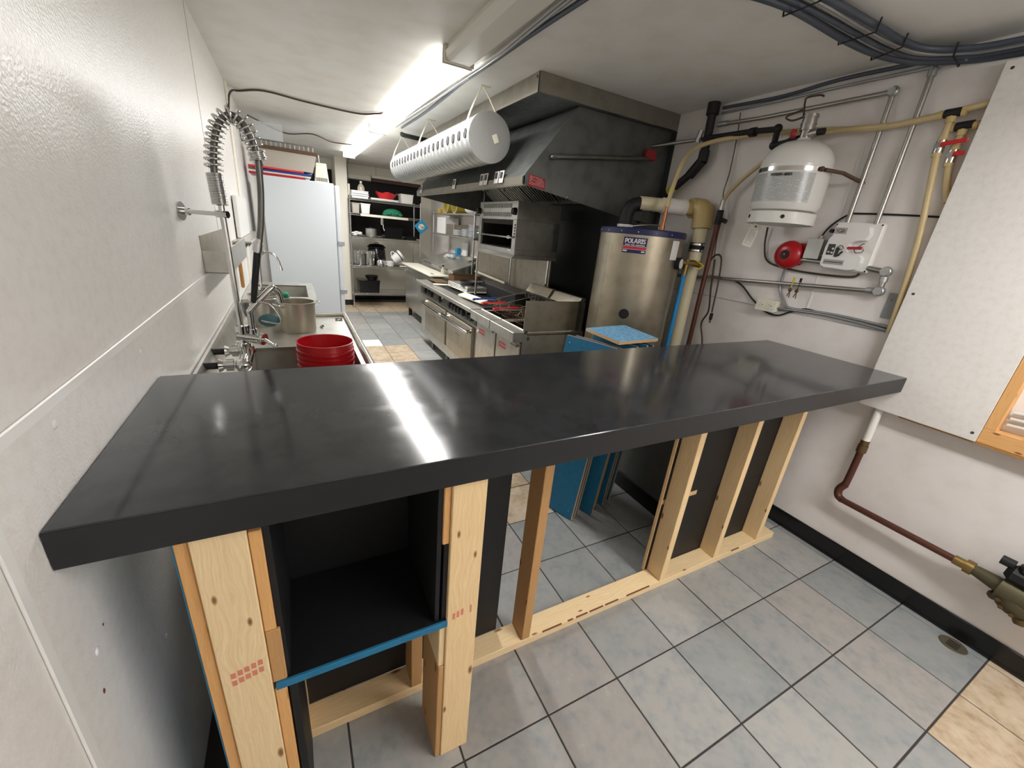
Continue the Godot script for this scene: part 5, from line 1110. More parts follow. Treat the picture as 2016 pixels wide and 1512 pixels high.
	b = MB.new(); b.bx(1.98, 2.23, 0.872, 1.01, -4.62, -3.66, 0.004); part(t, "rear_shroud", b, M.iron)
	b = MB.new(); b.tube([V(2.205, 1.045, -5.28), V(2.205, 1.02, -4.36)], 0.016, 10); single("white_rail", "white tube lying along the foot of the range riser", "rail", b, M.ivory)
	# things on the range
	var rp := thing("roasting_pan", "brown baked-on steel pan standing on the far end of the range", "pan", V(2.0, 0.89, -5.2))
	b = MB.new(); b.bx(1.83, 2.2, 0.892, 0.896, -5.30, -5.08); b.bx(1.83, 2.2, 0.892, 1.0, -5.084, -5.08); b.bx(1.83, 2.2, 0.892, 1.0, -5.30, -5.296); b.bx(1.83, 1.834, 0.892, 1.0, -5.30, -5.08); b.bx(2.196, 2.2, 0.892, 1.0, -5.30, -5.08); part(rp, "shell", b, M.tray_brown)
	b = MB.new(); b.bx(1.62, 1.80, 0.893, 0.90, -5.5, -5.14, 0.002); single("brown_tray", "thin browned tray lying by the roasting pan", "tray", b, M.tray_brown)
	for k in 4:
		b = MB.new(); b.box(V(1.86, 0.902 + k * 0.016, -4.66), V(0.30 - k * 0.004, 0.013, 0.58), 0.004, Basis(Vector3.UP, 0.05)); single("sheet_pan", "stacked metal sheet pan on the range, number %s from the bottom" % ["one", "two", "three", "four"][k], "sheet pan", b, M.steel if k > 0 else M.ivory, "sheet pans stacked on the range")
	var fp := thing("frying_pan", "black frying pan on top of the stacked sheet pans", "pan", V(1.88, 0.962, -4.68))
	b = MB.new(); b.lathe(V(1.88, 0.958, -4.68), [Vector2(0, 0.002), Vector2(0, 0), Vector2(0.10, 0), Vector2(0.125, 0.035), Vector2(0.122, 0.035), Vector2(0.098, 0.004), Vector2(0, 0.004)], 28); part(fp, "dish", b, M.iron)
	b = MB.new(); b.tube([V(1.90, 0.993, -4.56), V(1.95, 1.02, -4.40)], 0.010, 8); part(fp, "handle", b, M.black_rubber)
	b = MB.new(); b.lathe(V(1.80, 0.958, -4.50), [Vector2(0, 0), Vector2(0.09, 0), Vector2(0.10, 0.012), Vector2(0.095, 0.012), Vector2(0, 0.004)], 24); single("steel_plate", "round steel plate on the stacked sheet pans", "plate", b, M.chrome)
	b = MB.new(); b.box(V(1.66, 0.905, -4.02), V(0.09, 0.018, 0.48), 0.003, Basis(Vector3.UP, 0.14) * Basis(Vector3.BACK, 0.25)); single("white_plank", "narrow white plastic strip lying on the range ledge", "plank", b, M.ivory)
	var kf := thing("steel_spatula", "steel spatula with pale handle resting on the range ledge", "spatula", V(1.68, 0.87, -5.0))
	b = MB.new(); b.cyl(V(1.58, 0.878, -5.15), V(1.70, 0.90, -4.95), 0.010, -1, 8); part(kf, "handle", b, M.ivory)
	b = MB.new(); b.box(V(1.75, 0.91, -4.86), V(0.07, 0.003, 0.12), 0.0, Basis(Vector3.UP, -0.5)); part(kf, "blade", b, M.steel)
	# salamander broiler
	var s := thing("salamander_broiler", "stainless salamander broiler with open front below the hood", "broiler", V(2.03, 1.38, -3.86))
	var sx := 1.80; var z0 := -3.43; var z1 := -4.28
	b = MB.new(); b.bx(sx, 2.26, 1.40, 1.45, z1, z0, 0.003); b.bx(sx, 2.26, 1.70, 1.858, z1, z0, 0.003); b.bx(sx, 2.26, 1.45, 1.70, z0 - 0.07, z0); b.bx(sx, 2.26, 1.45, 1.70, z1, z1 + 0.06); b.bx(2.2, 2.26, 1.45, 1.70, z1, z0); part(s, "housing", b, M.steel)
	b = MB.new(); b.bx(sx + 0.06, 2.2, 1.452, 1.456, z1 + 0.06, z0 - 0.07); b.bx(2.19, 2.2, 1.452, 1.70, z1 + 0.06, z0 - 0.07); b.bx(sx + 0.02, 2.2, 1.66, 1.70, z1 + 0.06, z0 - 0.07); b.bx(sx + 0.02, 2.2, 1.456, 1.66, z1 + 0.06, z1 + 0.064); b.bx(sx + 0.02, 2.2, 1.456, 1.66, z0 - 0.074, z0 - 0.07); part(s, "cavity", b, M.soot)
	b = MB.new(); b.prism([V2(sx, 1.40), V2(sx - 0.03, 1.375), V2(sx - 0.03, 1.368), V2(2.26, 1.368), V2(2.26, 1.40)], V(0, 0, z1 - 0.01), Vector3.RIGHT, Vector3.UP, V(0, 0, z0 - z1 + 0.02)); part(s, "drip_flange", b, M.steel)
	b = MB.new(); b.tube([V(sx - 0.015, 1.55, z1 + 0.0), V(sx - 0.015, 1.55, z0 - 0.05)], 0.010, 8); b.bx(sx - 0.02, sx, 1.535, 1.565, z0 - 0.14, z0 - 0.09, 0.003); part(s, "rack_handle", b, M.chrome)
	for k in 24:
		b = MB.new()
		for yy in [1.80, 1.725]: b.bx(sx - 0.002, sx + 0.001, yy, yy + 0.038, z1 + 0.1 + k * 0.027, z1 + 0.108 + k * 0.027)
		part(s, "louvre", b, M.soot)
	for zz in [z0 - 0.035, z1 + 0.005]:
		b = MB.new(); b.cyl(V(sx, 1.77, zz), V(sx - 0.035, 1.77, zz), 0.032, 0.028, 18); part(s, "knob", b, M.black_rubber)
	b = MB.new()
	for k in 5: b.bx(sx - 0.004, sx, 1.55 + k * 0.025, 1.565 + k * 0.025, z0 - 0.03, z0 - 0.02)
	part(s, "height_notches", b, M.soot)
	b = MB.new(); b.bx(sx - 0.002, sx, 1.425, 1.445, z0 - 0.14, z0 - 0.07); part(s, "rating_plate", b, M.ivory)
	for zz in [z1 + 0.03, z0 - 0.03]:
		b = MB.new(); b.cyl(V(2.20, 1.37, zz), V(2.20, 0.872, zz), 0.012, -1, 10); part(s, "leg", b, M.chrome)
	b = MB.new(); b.cyl(V(1.79, 1.37, z1 + 0.02), V(1.79, 0.90, z1 + 0.02), 0.011, -1, 10); part(s, "leg", b, M.chrome)

func hood_and_duct() -> void:
	var t := thing("exhaust_hood", "big dark steel exhaust hood with slanted front over the cooking line", "exhaust hood", V(2.0, 1.8, -3.9))
	var zn := -2.62; var zf := -5.3
	var b := MB.new(); b.prism([V2(1.395, 1.90), V2(1.395, 1.95), V2(1.76, 2.41), V2(2.628, 2.41), V2(2.628, 1.76), V2(2.25, 1.785)], V(0, 0, zn), Vector3.RIGHT, Vector3.UP, V(0, 0, -0.012)); part(t, "end_panel", b, M.steel_hood)
	b = MB.new(); b.prism([V2(1.395, 1.90), V2(1.395, 1.95), V2(1.76, 2.41), V2(2.628, 2.41), V2(2.628, 1.76), V2(2.25, 1.785)], V(0, 0, zf), Vector3.RIGHT, Vector3.UP, V(0, 0, -0.012)); part(t, "end_panel", b, M.steel_hood)
	b = MB.new(); b.prism([V2(1.395, 1.95), V2(1.405, 1.95), V2(1.77, 2.41), V2(1.76, 2.41)], V(0, 0, zn - 0.012), Vector3.RIGHT, Vector3.UP, V(0, 0, zf - zn + 0.012)); part(t, "front_panel", b, M.steel_hood)
	b = MB.new(); b.bx(1.395, 1.408, 1.90, 1.952, zf, zn, 0.002); b.bx(1.395, 1.43, 1.893, 1.90, zf, zn, 0.001); part(t, "lip", b, M.steel_skirt)
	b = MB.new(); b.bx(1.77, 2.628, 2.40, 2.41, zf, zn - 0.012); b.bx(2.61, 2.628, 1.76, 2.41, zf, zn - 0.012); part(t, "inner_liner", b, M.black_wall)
	# baffle filters under the hood
	var ex := V(0.45, -0.30, 0).normalized()
	for k in 5:
		var z1 := -2.70 - k * 0.5
		b = MB.new()
		for j in 9:
			var zz := z1 - 0.02 - j * 0.053
			b.box(V(2.18, 2.05, zz), V(0.5, 0.006, 0.022), 0.001, Basis(Vector3.BACK, -0.588))
		for e in [-0.25, 0.25]: b.box(V(2.18, 2.05, z1 - 0.235) + ex * e, V(0.02, 0.03, 0.49), 0.001, Basis(Vector3.BACK, -0.588))
		part(t, "baffle_filter", b, M.steel)
	b = MB.new(); b.box(V(2.20, 2.09, -3.95), V(0.55, 0.004, 2.6), 0.0, Basis(Vector3.BACK, -0.588)); part(t, "filter_backing", b, M.soot)
	b = MB.new()
	for q in [[-2.95, -3.05], [-3.12, -3.3], [-3.3, -3.42]]: b.tube([V(1.95, 2.05, q[0]), V(2.1, 2.0, q[1])], 0.010, 8)
	part(t, "nozzle_cap", b, M.red_plastic)
	b = MB.new(); b.tube([V(1.72, 2.10, -3.6), V(1.72, 1.98, -3.6), V(1.74, 1.93, -3.62)], 0.010, 8); b.tube([V(1.75, 2.05, -4.1), V(1.80, 1.95, -4.12)], 0.010, 8); b.tube([V(1.85, 2.1, -4.3), V(1.85, 1.55, -4.3)], 0.014, 8); part(t, "drop_pipe", b, M.steel_dark)
	# tags, sign and pipe on the outside
	for q in [-5.09, -3.964, -3.31, -3.23, -3.033, -2.948]:
		b = MB.new(); b.box(V(1.389, 1.962, q), V(0.003, 0.082, 0.070), 0.001, Basis(Vector3.BACK, -0.12)); var tg := part(t, "fuel_tag", b, M.white_plastic)
		b = MB.new(); b.box(V(1.387, 1.973, q), V(0.003, 0.040, 0.038), 0.0, Basis(Vector3.BACK, -0.12)); part(tg, "picture", b, M.dark_grey)
		b = MB.new(); b.box(V(1.3872, 1.934, q), V(0.003, 0.009, 0.05), 0.0, Basis(Vector3.BACK, -0.12)); part(tg, "caption", b, M.red_bright)
	b = MB.new(); b.quad(V(1.432, 1.895, -2.618), V(1.565, 1.885, -2.618), V(1.565, 1.950, -2.618), V(1.432, 1.968, -2.618), Vector3.BACK); part(t, "warning_sign", b, M.red_print, "red warning sign with white lines")
	b = MB.new(); b.tube([V(1.59, 2.085, -2.62), V(1.59, 2.085, -2.585), V(1.62, 2.09, -2.58), V(2.40, 2.195, -2.58)], 0.016, 10); part(t, "outside_pipe", b, M.steel_dark)
	b = MB.new(); b.bx(2.38, 2.47, 2.19, 2.255, -2.61, -2.57, 0.004); part(t, "red_bracket", b, M.red_label)
	b = MB.new(); b.ball(V(1.75, 1.86, -2.612), Vector3.ONE * 0.006, 8); b.ball(V(1.60, 1.875, -2.612), Vector3.ONE * 0.005, 8); part(t, "screw", b, M.chrome)
	var cn := thing("fusible_conduit", "grey conduit running from the big elbow to the hood end", "conduit", V(2.5, 2.28, -2.45))
	b = MB.new(); b.tube([V(2.545, 2.307, -2.25), V(2.545, 2.307, -2.32), V(2.44, 2.285, -2.60)], 0.012, 10); part(cn, "tube", b, M.conduit)
	b = MB.new(); b.cyl(V(2.545, 2.36, -2.27), V(2.545, 2.29, -2.285), 0.018, -1, 10); part(cn, "corner_pulley", b, M.galvanised)
	# ceiling skirt above the hood
	var s := thing("hood_skirt", "dull steel skirt closing the gap between hood and ceiling", "skirt", V(2.0, 2.41, -4.0))
	b = MB.new(); b.bx(1.418, 1.430, 2.412, 2.519, -5.6, -2.57, 0.001); b.bx(1.418, 2.633, 2.412, 2.519, -2.582, -2.57, 0.001); part(s, "fascia", b, M.steel_skirt)
	b = MB.new(); b.bx(1.43, 2.633, 2.412, 2.416, -5.6, -2.582); part(s, "soffit", b, M.steel_hood)
	b = MB.new(); b.ball(V(1.416, 2.495, -2.60), V(0.004, 0.008, 0.008), 8); part(s, "stain", b, M.rust_brown)
	# perforated make-up air duct
	var d := thing("perforated_duct", "round galvanised air duct with a row of holes, hung from the ceiling", "duct", V(1.30, 2.04, -4.3))
	var c := V(1.302, 2.20, 0); var R := 0.158; var z0 := -3.0; var z1 := -5.6
	var bz := Basis(Vector3(1, 0, 0), Vector3(0, 0, -1), Vector3(0, 1, 0))
	var prof := []
	var L := z0 - z1; var n := 26
	prof.append(Vector2(R, 0.0)); prof.append(Vector2(R + 0.004, 0.001)); prof.append(Vector2(R + 0.004, 0.03)); prof.append(Vector2(R, 0.032))
	for k in n:
		var y := 0.06 + (L - 0.1) * k / n
		prof.append(Vector2(R, y)); prof.append(Vector2(R + 0.0035, y + 0.004)); prof.append(Vector2(R, y + 0.008))
	prof.append(Vector2(R, L))
	b = MB.new(); b.lathe(V(c.x, c.y, z0), prof, 40, bz); var sh := part(d, "shell", b, M.galvanised)
	b = MB.new(); b.cyl(V(c.x, c.y, z1 + 0.004), V(c.x, c.y, z1), R, -1, 40); part(d, "end_cap", b, M.galvanised); b = MB.new(); b.cyl(V(c.x, c.y, z0 + 0.001), V(c.x, c.y, z0 - 0.004), R + 0.001, -1, 40); var ec := part(d, "end_cap", b, M.galvanised)
	b = MB.new(); b.box(V(1.345, 2.20, z0 + 0.002), V(0.038, 0.055, 0.001), 0.0, Basis(Vector3.BACK, 0.45)); part(ec, "sticker", b, M.ivory)
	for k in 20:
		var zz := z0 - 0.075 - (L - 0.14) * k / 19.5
		b = MB.new(); b.lathe(V(c.x - R - 0.0032, c.y + 0.01, zz), [Vector2(0, 0.0016), Vector2(0.031, 0.0006), Vector2(0.033, -0.006), Vector2(0.0, -0.003)], 16, Basis(Vector3(0, 1, 0), Vector3(-1, 0, 0), Vector3(0, 0, 1))); part(sh, "dark_hole_disc", b, M.black_void)  # black disc on the shell paints in the dark inside of an opening
	for zz in [-3.09, -4.376, -5.5]:
		b = MB.new(); b.tube(sm([V(1.26, 2.518, zz), V(1.18, 2.35, zz), V(1.143, 2.22, zz)], 3), 0.006, 6); b.tube(sm([V(1.27, 2.518, zz), V(1.36, 2.40, zz), V(1.40, 2.33, zz)], 3), 0.006, 6); b.bx(1.25, 1.32, 2.512, 2.519, zz - 0.01, zz + 0.01); part(d, "hanger_strap", b, M.ivory)
	b = MB.new(); b.tube(sm([V(1.16, 2.47, -5.05), V(1.17, 2.455, -5.0), V(1.3, 2.45, -5.0), V(1.415, 2.45, -5.0)], 4), 0.022, 10)
	single("ceiling_pipe", "short dark pipe at the ceiling above the far duct end", "pipe", b, M.iron)
func tub(called: String, label: String, cat_: String, x0: float, x1: float, y: float, h: float, z0: float, z1: float, m: Material, tp := 0.015, lid: Material = null, group := "") -> Node3D:
	var t := thing(called, label, cat_, V((x0 + x1) / 2, y, (z0 + z1) / 2), group)
	var b := MB.new(); b.prism([V2(x0 + tp, y), V2(x1 - tp, y), V2(x1, y + h), V2(x0, y + h)], V(0, 0, z0), Vector3.RIGHT, Vector3.UP, V(0, 0, z1 - z0)); part(t, "body", b, m)
	b = MB.new(); b.bx(x0 - 0.008, x1 + 0.008, y + h - 0.012, y + h + 0.004, min(z0, z1) - 0.006, max(z0, z1) + 0.006, 0.003); part(t, "lid" if lid else "rim", b, lid if lid else m)
	return t
func back_shelves() -> void:
	var t := thing("wire_shelving", "chrome wire shelving unit against the back wall", "shelving", V(1.56, 0, -8.25))
	var x0 := 0.95; var x1 := 2.18; var z0 := -8.02; var z1 := -8.50
	for q in [[x0, z0], [x1, z0], [x0, z1], [x1, z1]]:
		var b := MB.new(); b.cyl(V(q[0], 0, q[1]), V(q[0], 1.93, q[1]), 0.0135, -1, 12); part(t, "post", b, M.chrome)
	for y in [1.89, 1.65, 1.26, 0.765, 0.27]:
		var b := MB.new()
		for q in [[V(x0, y, z0), V(x1, y, z0)], [V(x0, y, z1), V(x1, y, z1)], [V(x0, y, z0), V(x0, y, z1)], [V(x1, y, z0), V(x1, y, z1)], [V(x0, y - 0.03, z0), V(x1, y - 0.03, z0)]]: b.tube(q, 0.006, 6)
		var n := 42
		for k in n: b.tube([V(x0 + (x1 - x0) * (k + 0.5) / n, y, z0), V(x0 + (x1 - x0) * (k + 0.5) / n, y, z1)], 0.003, 5)
		for k in 20:
			var xa := x0 + (x1 - x0) * k / 20.0; var xb := x0 + (x1 - x0) * (k + 0.5) / 20.0; var xc := x0 + (x1 - x0) * (k + 1) / 20.0
			b.tube([V(xa, y, z0), V(xb, y - 0.03, z0), V(xc, y, z0)], 0.003, 5)
		part(t, "shelf", b, M.chrome)
	var b := MB.new(); b.bx(1.12, 1.95, 1.612, 1.652, z0 + 0.008, z0 + 0.012); part(t, "label_strip", b, M.ivory)
	b = MB.new(); b.bx(x0, 2.0, 1.262, 1.27, z1, z0); b.bx(x0, 2.0, 0.767, 0.775, z1, z0); part(t, "shelf_liner", b, M.steel_dark)
	# top shelf
	var zf := -8.05
	for k in 3: tub("plastic_tub", "white plastic tub in the nested stack on the top shelf, %s" % ["bottom one", "middle one", "top one"][k], "tub", 0.99 + k * 0.004, 1.27 - k * 0.004, 1.897 + k * 0.032, 0.05, zf, zf - 0.3, M.white_plastic, 0.012, null, "stacked white tubs")
	var bo := thing("plastic_bottle", "clear plastic bottle standing on the stacked white tubs", "bottle", V(1.17, 2.02, -8.2))
	b = MB.new(); b.lathe(V(1.17, 2.017, -8.2), [Vector2(0, 0), Vector2(0.06, 0), Vector2(0.062, 0.05), Vector2(0.045, 0.09), Vector2(0.018, 0.12), Vector2(0.018, 0.135), Vector2(0, 0.135)], 18); part(bo, "body", b, M.clear_bottle)
	b = MB.new(); b.cyl(V(1.17, 2.15, -8.2), V(1.17, 2.175, -8.2), 0.02, -1, 12); part(bo, "cap", b, M.ivory)
	b = MB.new(); b.bx(1.31, 1.79, 1.897, 1.93, zf - 0.32, zf, 0.006); single("white_tray", "flat white tray under the red bowl on the top shelf", "tray", b, M.white_plastic)
	var bw := thing("red_bowl", "red plastic bowl with wavy rim on the top shelf", "bowl", V(1.6, 1.93, -8.2))
	b = MB.new()
	var prev := []
	for i in 33:
		var a := TAU * i / 32.0; var top := 0.105 + 0.014 * sin(a * 5.0)
		prev.append([V(1.6 + 0.12 * cos(a), 1.932, -8.2 + 0.08 * sin(a)), V(1.6 + 0.19 * cos(a), 1.932 + top, -8.2 + 0.13 * sin(a))])
	for i in 32:
		var nn: Vector3 = V(cos(TAU * (i + 0.5) / 32), -0.4, sin(TAU * (i + 0.5) / 32)).normalized()
		b.quad(prev[i][0], prev[i + 1][0], prev[i + 1][1], prev[i][1], nn); b.tri(V(1.6, 1.932, -8.2), prev[i][0], prev[i + 1][0], Vector3.UP, Vector3.UP, Vector3.UP)
	part(bw, "shell", b, M.red_bright)
	tub("lidded_bucket", "square white bucket with lid on the right of the top shelf", "bucket", 1.83, 2.05, 1.897, 0.15, zf, zf - 0.25, M.white_plastic, 0.012, M.ivory)
	# second shelf
	tub("plastic_tub", "grey translucent tub on the second shelf", "tub", 0.995, 1.11, 1.657, 0.155, zf, zf - 0.14, M.tub_grey, 0.006)
	tub("plastic_tub", "small white tub beside the grey one on the second shelf", "tub", 1.135, 1.29, 1.657, 0.16, zf, zf - 0.16, M.white_plastic, 0.016)
	b = MB.new()
	var r := RandomNumberGenerator.new(); r.seed = 12
	b.ball(V(1.69, 1.70, -8.12), V(0.17, 0.085, 0.09), 18)
	for k in 9: b.ball(V(1.54 + r.randf() * 0.30, 1.675 + r.randf() * 0.03, -8.05 - r.randf() * 0.08), V(0.05, 0.03, 0.05), 10)
	single("green_bag", "crumpled green plastic bag on the second shelf", "bag", b, M.green_cloth)
	# third shelf
	var lp := thing("lidded_pot", "aluminium pot with lid on the third shelf", "pot", V(1.315, 1.272, -8.18))
	b = MB.new(); b.lathe(V(1.315, 1.272, -8.18), [Vector2(0, 0), Vector2(0.09, 0), Vector2(0.098, 0.02), Vector2(0.098, 0.13), Vector2(0, 0.13)], 28); part(lp, "body", b, M.steel)
	b = MB.new(); b.lathe(V(1.315, 1.402, -8.18), [Vector2(0.102, 0), Vector2(0.102, 0.008), Vector2(0.05, 0.02), Vector2(0, 0.022)], 28); part(lp, "lid", b, M.steel)
	b = MB.new(); b.cyl(V(1.315, 1.42, -8.18), V(1.315, 1.445, -8.18), 0.016, 0.02, 12); part(lp, "knob", b, M.black_rubber)
	tub("black_bin", "large black plastic bin on the third shelf", "bin", 1.52, 1.86, 1.272, 0.19, zf, zf - 0.34, M.black_gloss, 0.02)
	tub("black_bin", "small black tray box at the right end of the third shelf", "bin", 1.92, 2.12, 1.272, 0.06, zf, zf - 0.3, M.black_gloss, 0.01)
	b = MB.new()
	for k in 7: b.ball(V(1.0 + r.randf() * 0.14, 1.287 + k * 0.008, -8.1 - r.randf() * 0.1), V(0.05, 0.018, 0.04), 8)
	single("folded_cloths", "loose white cloths at the left of the third shelf", "cloth", b, M.white_plastic)
	b = MB.new(); b.tube(sm([V(1.47, 1.62, -8.0), V(1.465, 1.52, -8.0), V(1.475, 1.50, -8.0), V(1.49, 1.52, -8.0), V(1.49, 1.62, -8.0)], 5), 0.005, 6); b.tube(sm([V(1.50, 1.50, -8.0), V(1.50, 1.44, -8.0), V(1.515, 1.42, -8.0), V(1.51, 1.40, -8.0)], 5), 0.006, 6)
	single("white_hooks", "white wire hooks hanging from the second shelf edge", "hook", b, M.ivory)
	var pk := thing("blue_packet", "bright blue square packet hanging cornerwise on the shelf post", "packet", V(2.19, 1.40, -7.99))
	b = MB.new(); b.box(V(2.19, 1.525, -7.985), V(0.19, 0.19, 0.02), 0.004, Basis(Vector3.BACK, 0.72)); part(pk, "wrapper", b, M.sky_blue)
	b = MB.new(); b.ball(V(2.19, 1.525, -7.974), V(0.06, 0.05, 0.004), 12); part(pk, "print", b, M.ivory)
	b = MB.new(); b.ball(V(2.205, 1.515, -7.970), V(0.03, 0.018, 0.003), 10); b.ball(V(2.165, 1.54, -7.970), V(0.015, 0.012, 0.003), 10); part(pk, "print_spot", b, M.marker_red)
	# fourth shelf
	for k in 2:
		var xc: float = 1.095 if k == 0 else 1.27
		var ins := thing("steel_insert", "tall round steel insert pot, %s" % ("at the left end of the fourth shelf" if k == 0 else "in front of the black kettle"), "pot", V(xc, 0.777, -8.11))
		b = MB.new(); b.lathe(V(xc, 0.777, -8.11), [Vector2(0, 0), Vector2(0.082, 0), Vector2(0.087, 0.015), Vector2(0.087, 0.19), Vector2(0.097, 0.198), Vector2(0.097, 0.245), Vector2(0.091, 0.245), Vector2(0.078, 0.02), Vector2(0, 0.01)], 28); part(ins, "body", b, M.chrome)
	var ke := thing("soup_kettle", "rounded black soup kettle with lid on the fourth shelf", "kettle", V(1.43, 0.777, -8.34))
	b = MB.new(); b.lathe(V(1.43, 0.777, -8.34), [Vector2(0, 0), Vector2(0.155, 0), Vector2(0.172, 0.06), Vector2(0.155, 0.27), Vector2(0.135, 0.31), Vector2(0, 0.31)], 32); part(ke, "body", b, M.black_gloss)
	b = MB.new(); b.lathe(V(1.43, 1.087, -8.34), [Vector2(0.165, -0.01), Vector2(0.167, 0.01), Vector2(0.12, 0.05), Vector2(0.03, 0.065), Vector2(0, 0.066)], 32); part(ke, "lid", b, M.black_gloss)
	b = MB.new(); b.tube(sm([V(1.39, 1.145, -8.34), V(1.41, 1.17, -8.34), V(1.45, 1.17, -8.34), V(1.47, 1.145, -8.34)], 4), 0.008, 8); part(ke, "lid_handle", b, M.chrome)
	b = MB.new(); b.lathe(V(1.46, 0.777, -8.07), [Vector2(0, 0), Vector2(0.085, 0), Vector2(0.09, 0.04), Vector2(0.075, 0.10), Vector2(0.03, 0.135), Vector2(0, 0.135)], 20); single("sugar_shaker", "small steel shaker in front of the black kettle", "shaker", b, M.chrome)
	for k in 2:
		var mg := thing("white_mug", "white mug with dark stripe lying tilted on the fourth shelf" if k == 1 else "white mug standing beside the tilted one", "mug", V(1.62 + k * 0.11, 0.777, -8.1))
		var tb := Basis(Vector3.BACK, -0.9 if k == 1 else 0.0).scaled(Vector3.ONE * (1.75 if k == 1 else 1.4))
		var o := V(1.63 + k * 0.06, 0.779 + k * 0.10, -8.1 + (1 - k) * 0.02)
		b = MB.new(); b.lathe(Vector3.ZERO, [Vector2(0, 0), Vector2(0.045, 0), Vector2(0.06, 0.11 if k == 1 else 0.06), Vector2(0.056, 0.11 if k == 1 else 0.06), Vector2(0.042, 0.006), Vector2(0, 0.006)], 20); lpart(mg, "cup", b.mesh(), M.white_plastic, Transform3D(tb, o))
		b = MB.new(); b.lathe(Vector3.ZERO, [Vector2(0.0555, 0.075), Vector2(0.0575, 0.085)], 20)
		if k == 1: lpart(mg, "stripe", b.mesh(), M.iron, Transform3D(tb, o))
		b = MB.new(); b.tube(sm([V(-0.045, 0.015, 0.01), V(-0.08, 0.03, 0.01), V(-0.075, 0.055, 0.01), V(-0.05, 0.055, 0.01)], 4), 0.006, 6); lpart(mg, "handle", b.mesh(), M.white_plastic, Transform3D(tb, o))
	b = MB.new(); b.cyl(V(1.80, 0.785, -8.06), V(1.98, 0.787, -8.05), 0.013, -1, 8); single("knife_handle", "white handled tool lying at the right of the fourth shelf", "tool", b, M.ivory)
	b = MB.new(); b.tube(sm([V(1.955, 0.76, -8.02), V(1.95, 0.69, -8.02), V(1.935, 0.62, -8.02)], 4), 0.006, 6); b.ball(V(1.935, 0.61, -8.02), V(0.012, 0.02, 0.012), 8); single("hanging_cord", "short dark cord end dangling from the fourth shelf", "cord", b, M.black_rubber)
	# bottom shelf
	tub("black_bin", "deep black plastic bin on the lowest shelf", "bin", 1.05, 1.43, 0.278, 0.22, zf, zf - 0.32, M.black_gloss, 0.018)
	b = MB.new(); b.lathe(V(1.31, 0.505, -8.2), [Vector2(0, 0), Vector2(0.08, 0), Vector2(0.14, 0.07), Vector2(0.135, 0.072), Vector2(0.077, 0.004), Vector2(0, 0.004)], 28); single("steel_bowl", "shallow steel bowl sitting on the lowest black bin", "bowl", b, M.chrome)
	# switch on the stub wall
	b = MB.new(); b.bx(0.965, 1.0, 1.93, 2.12, -8.38, -8.30, 0.004); single("wall_switch_box", "white electrical box on the wall edge left of the shelving", "switch", b, M.ivory)

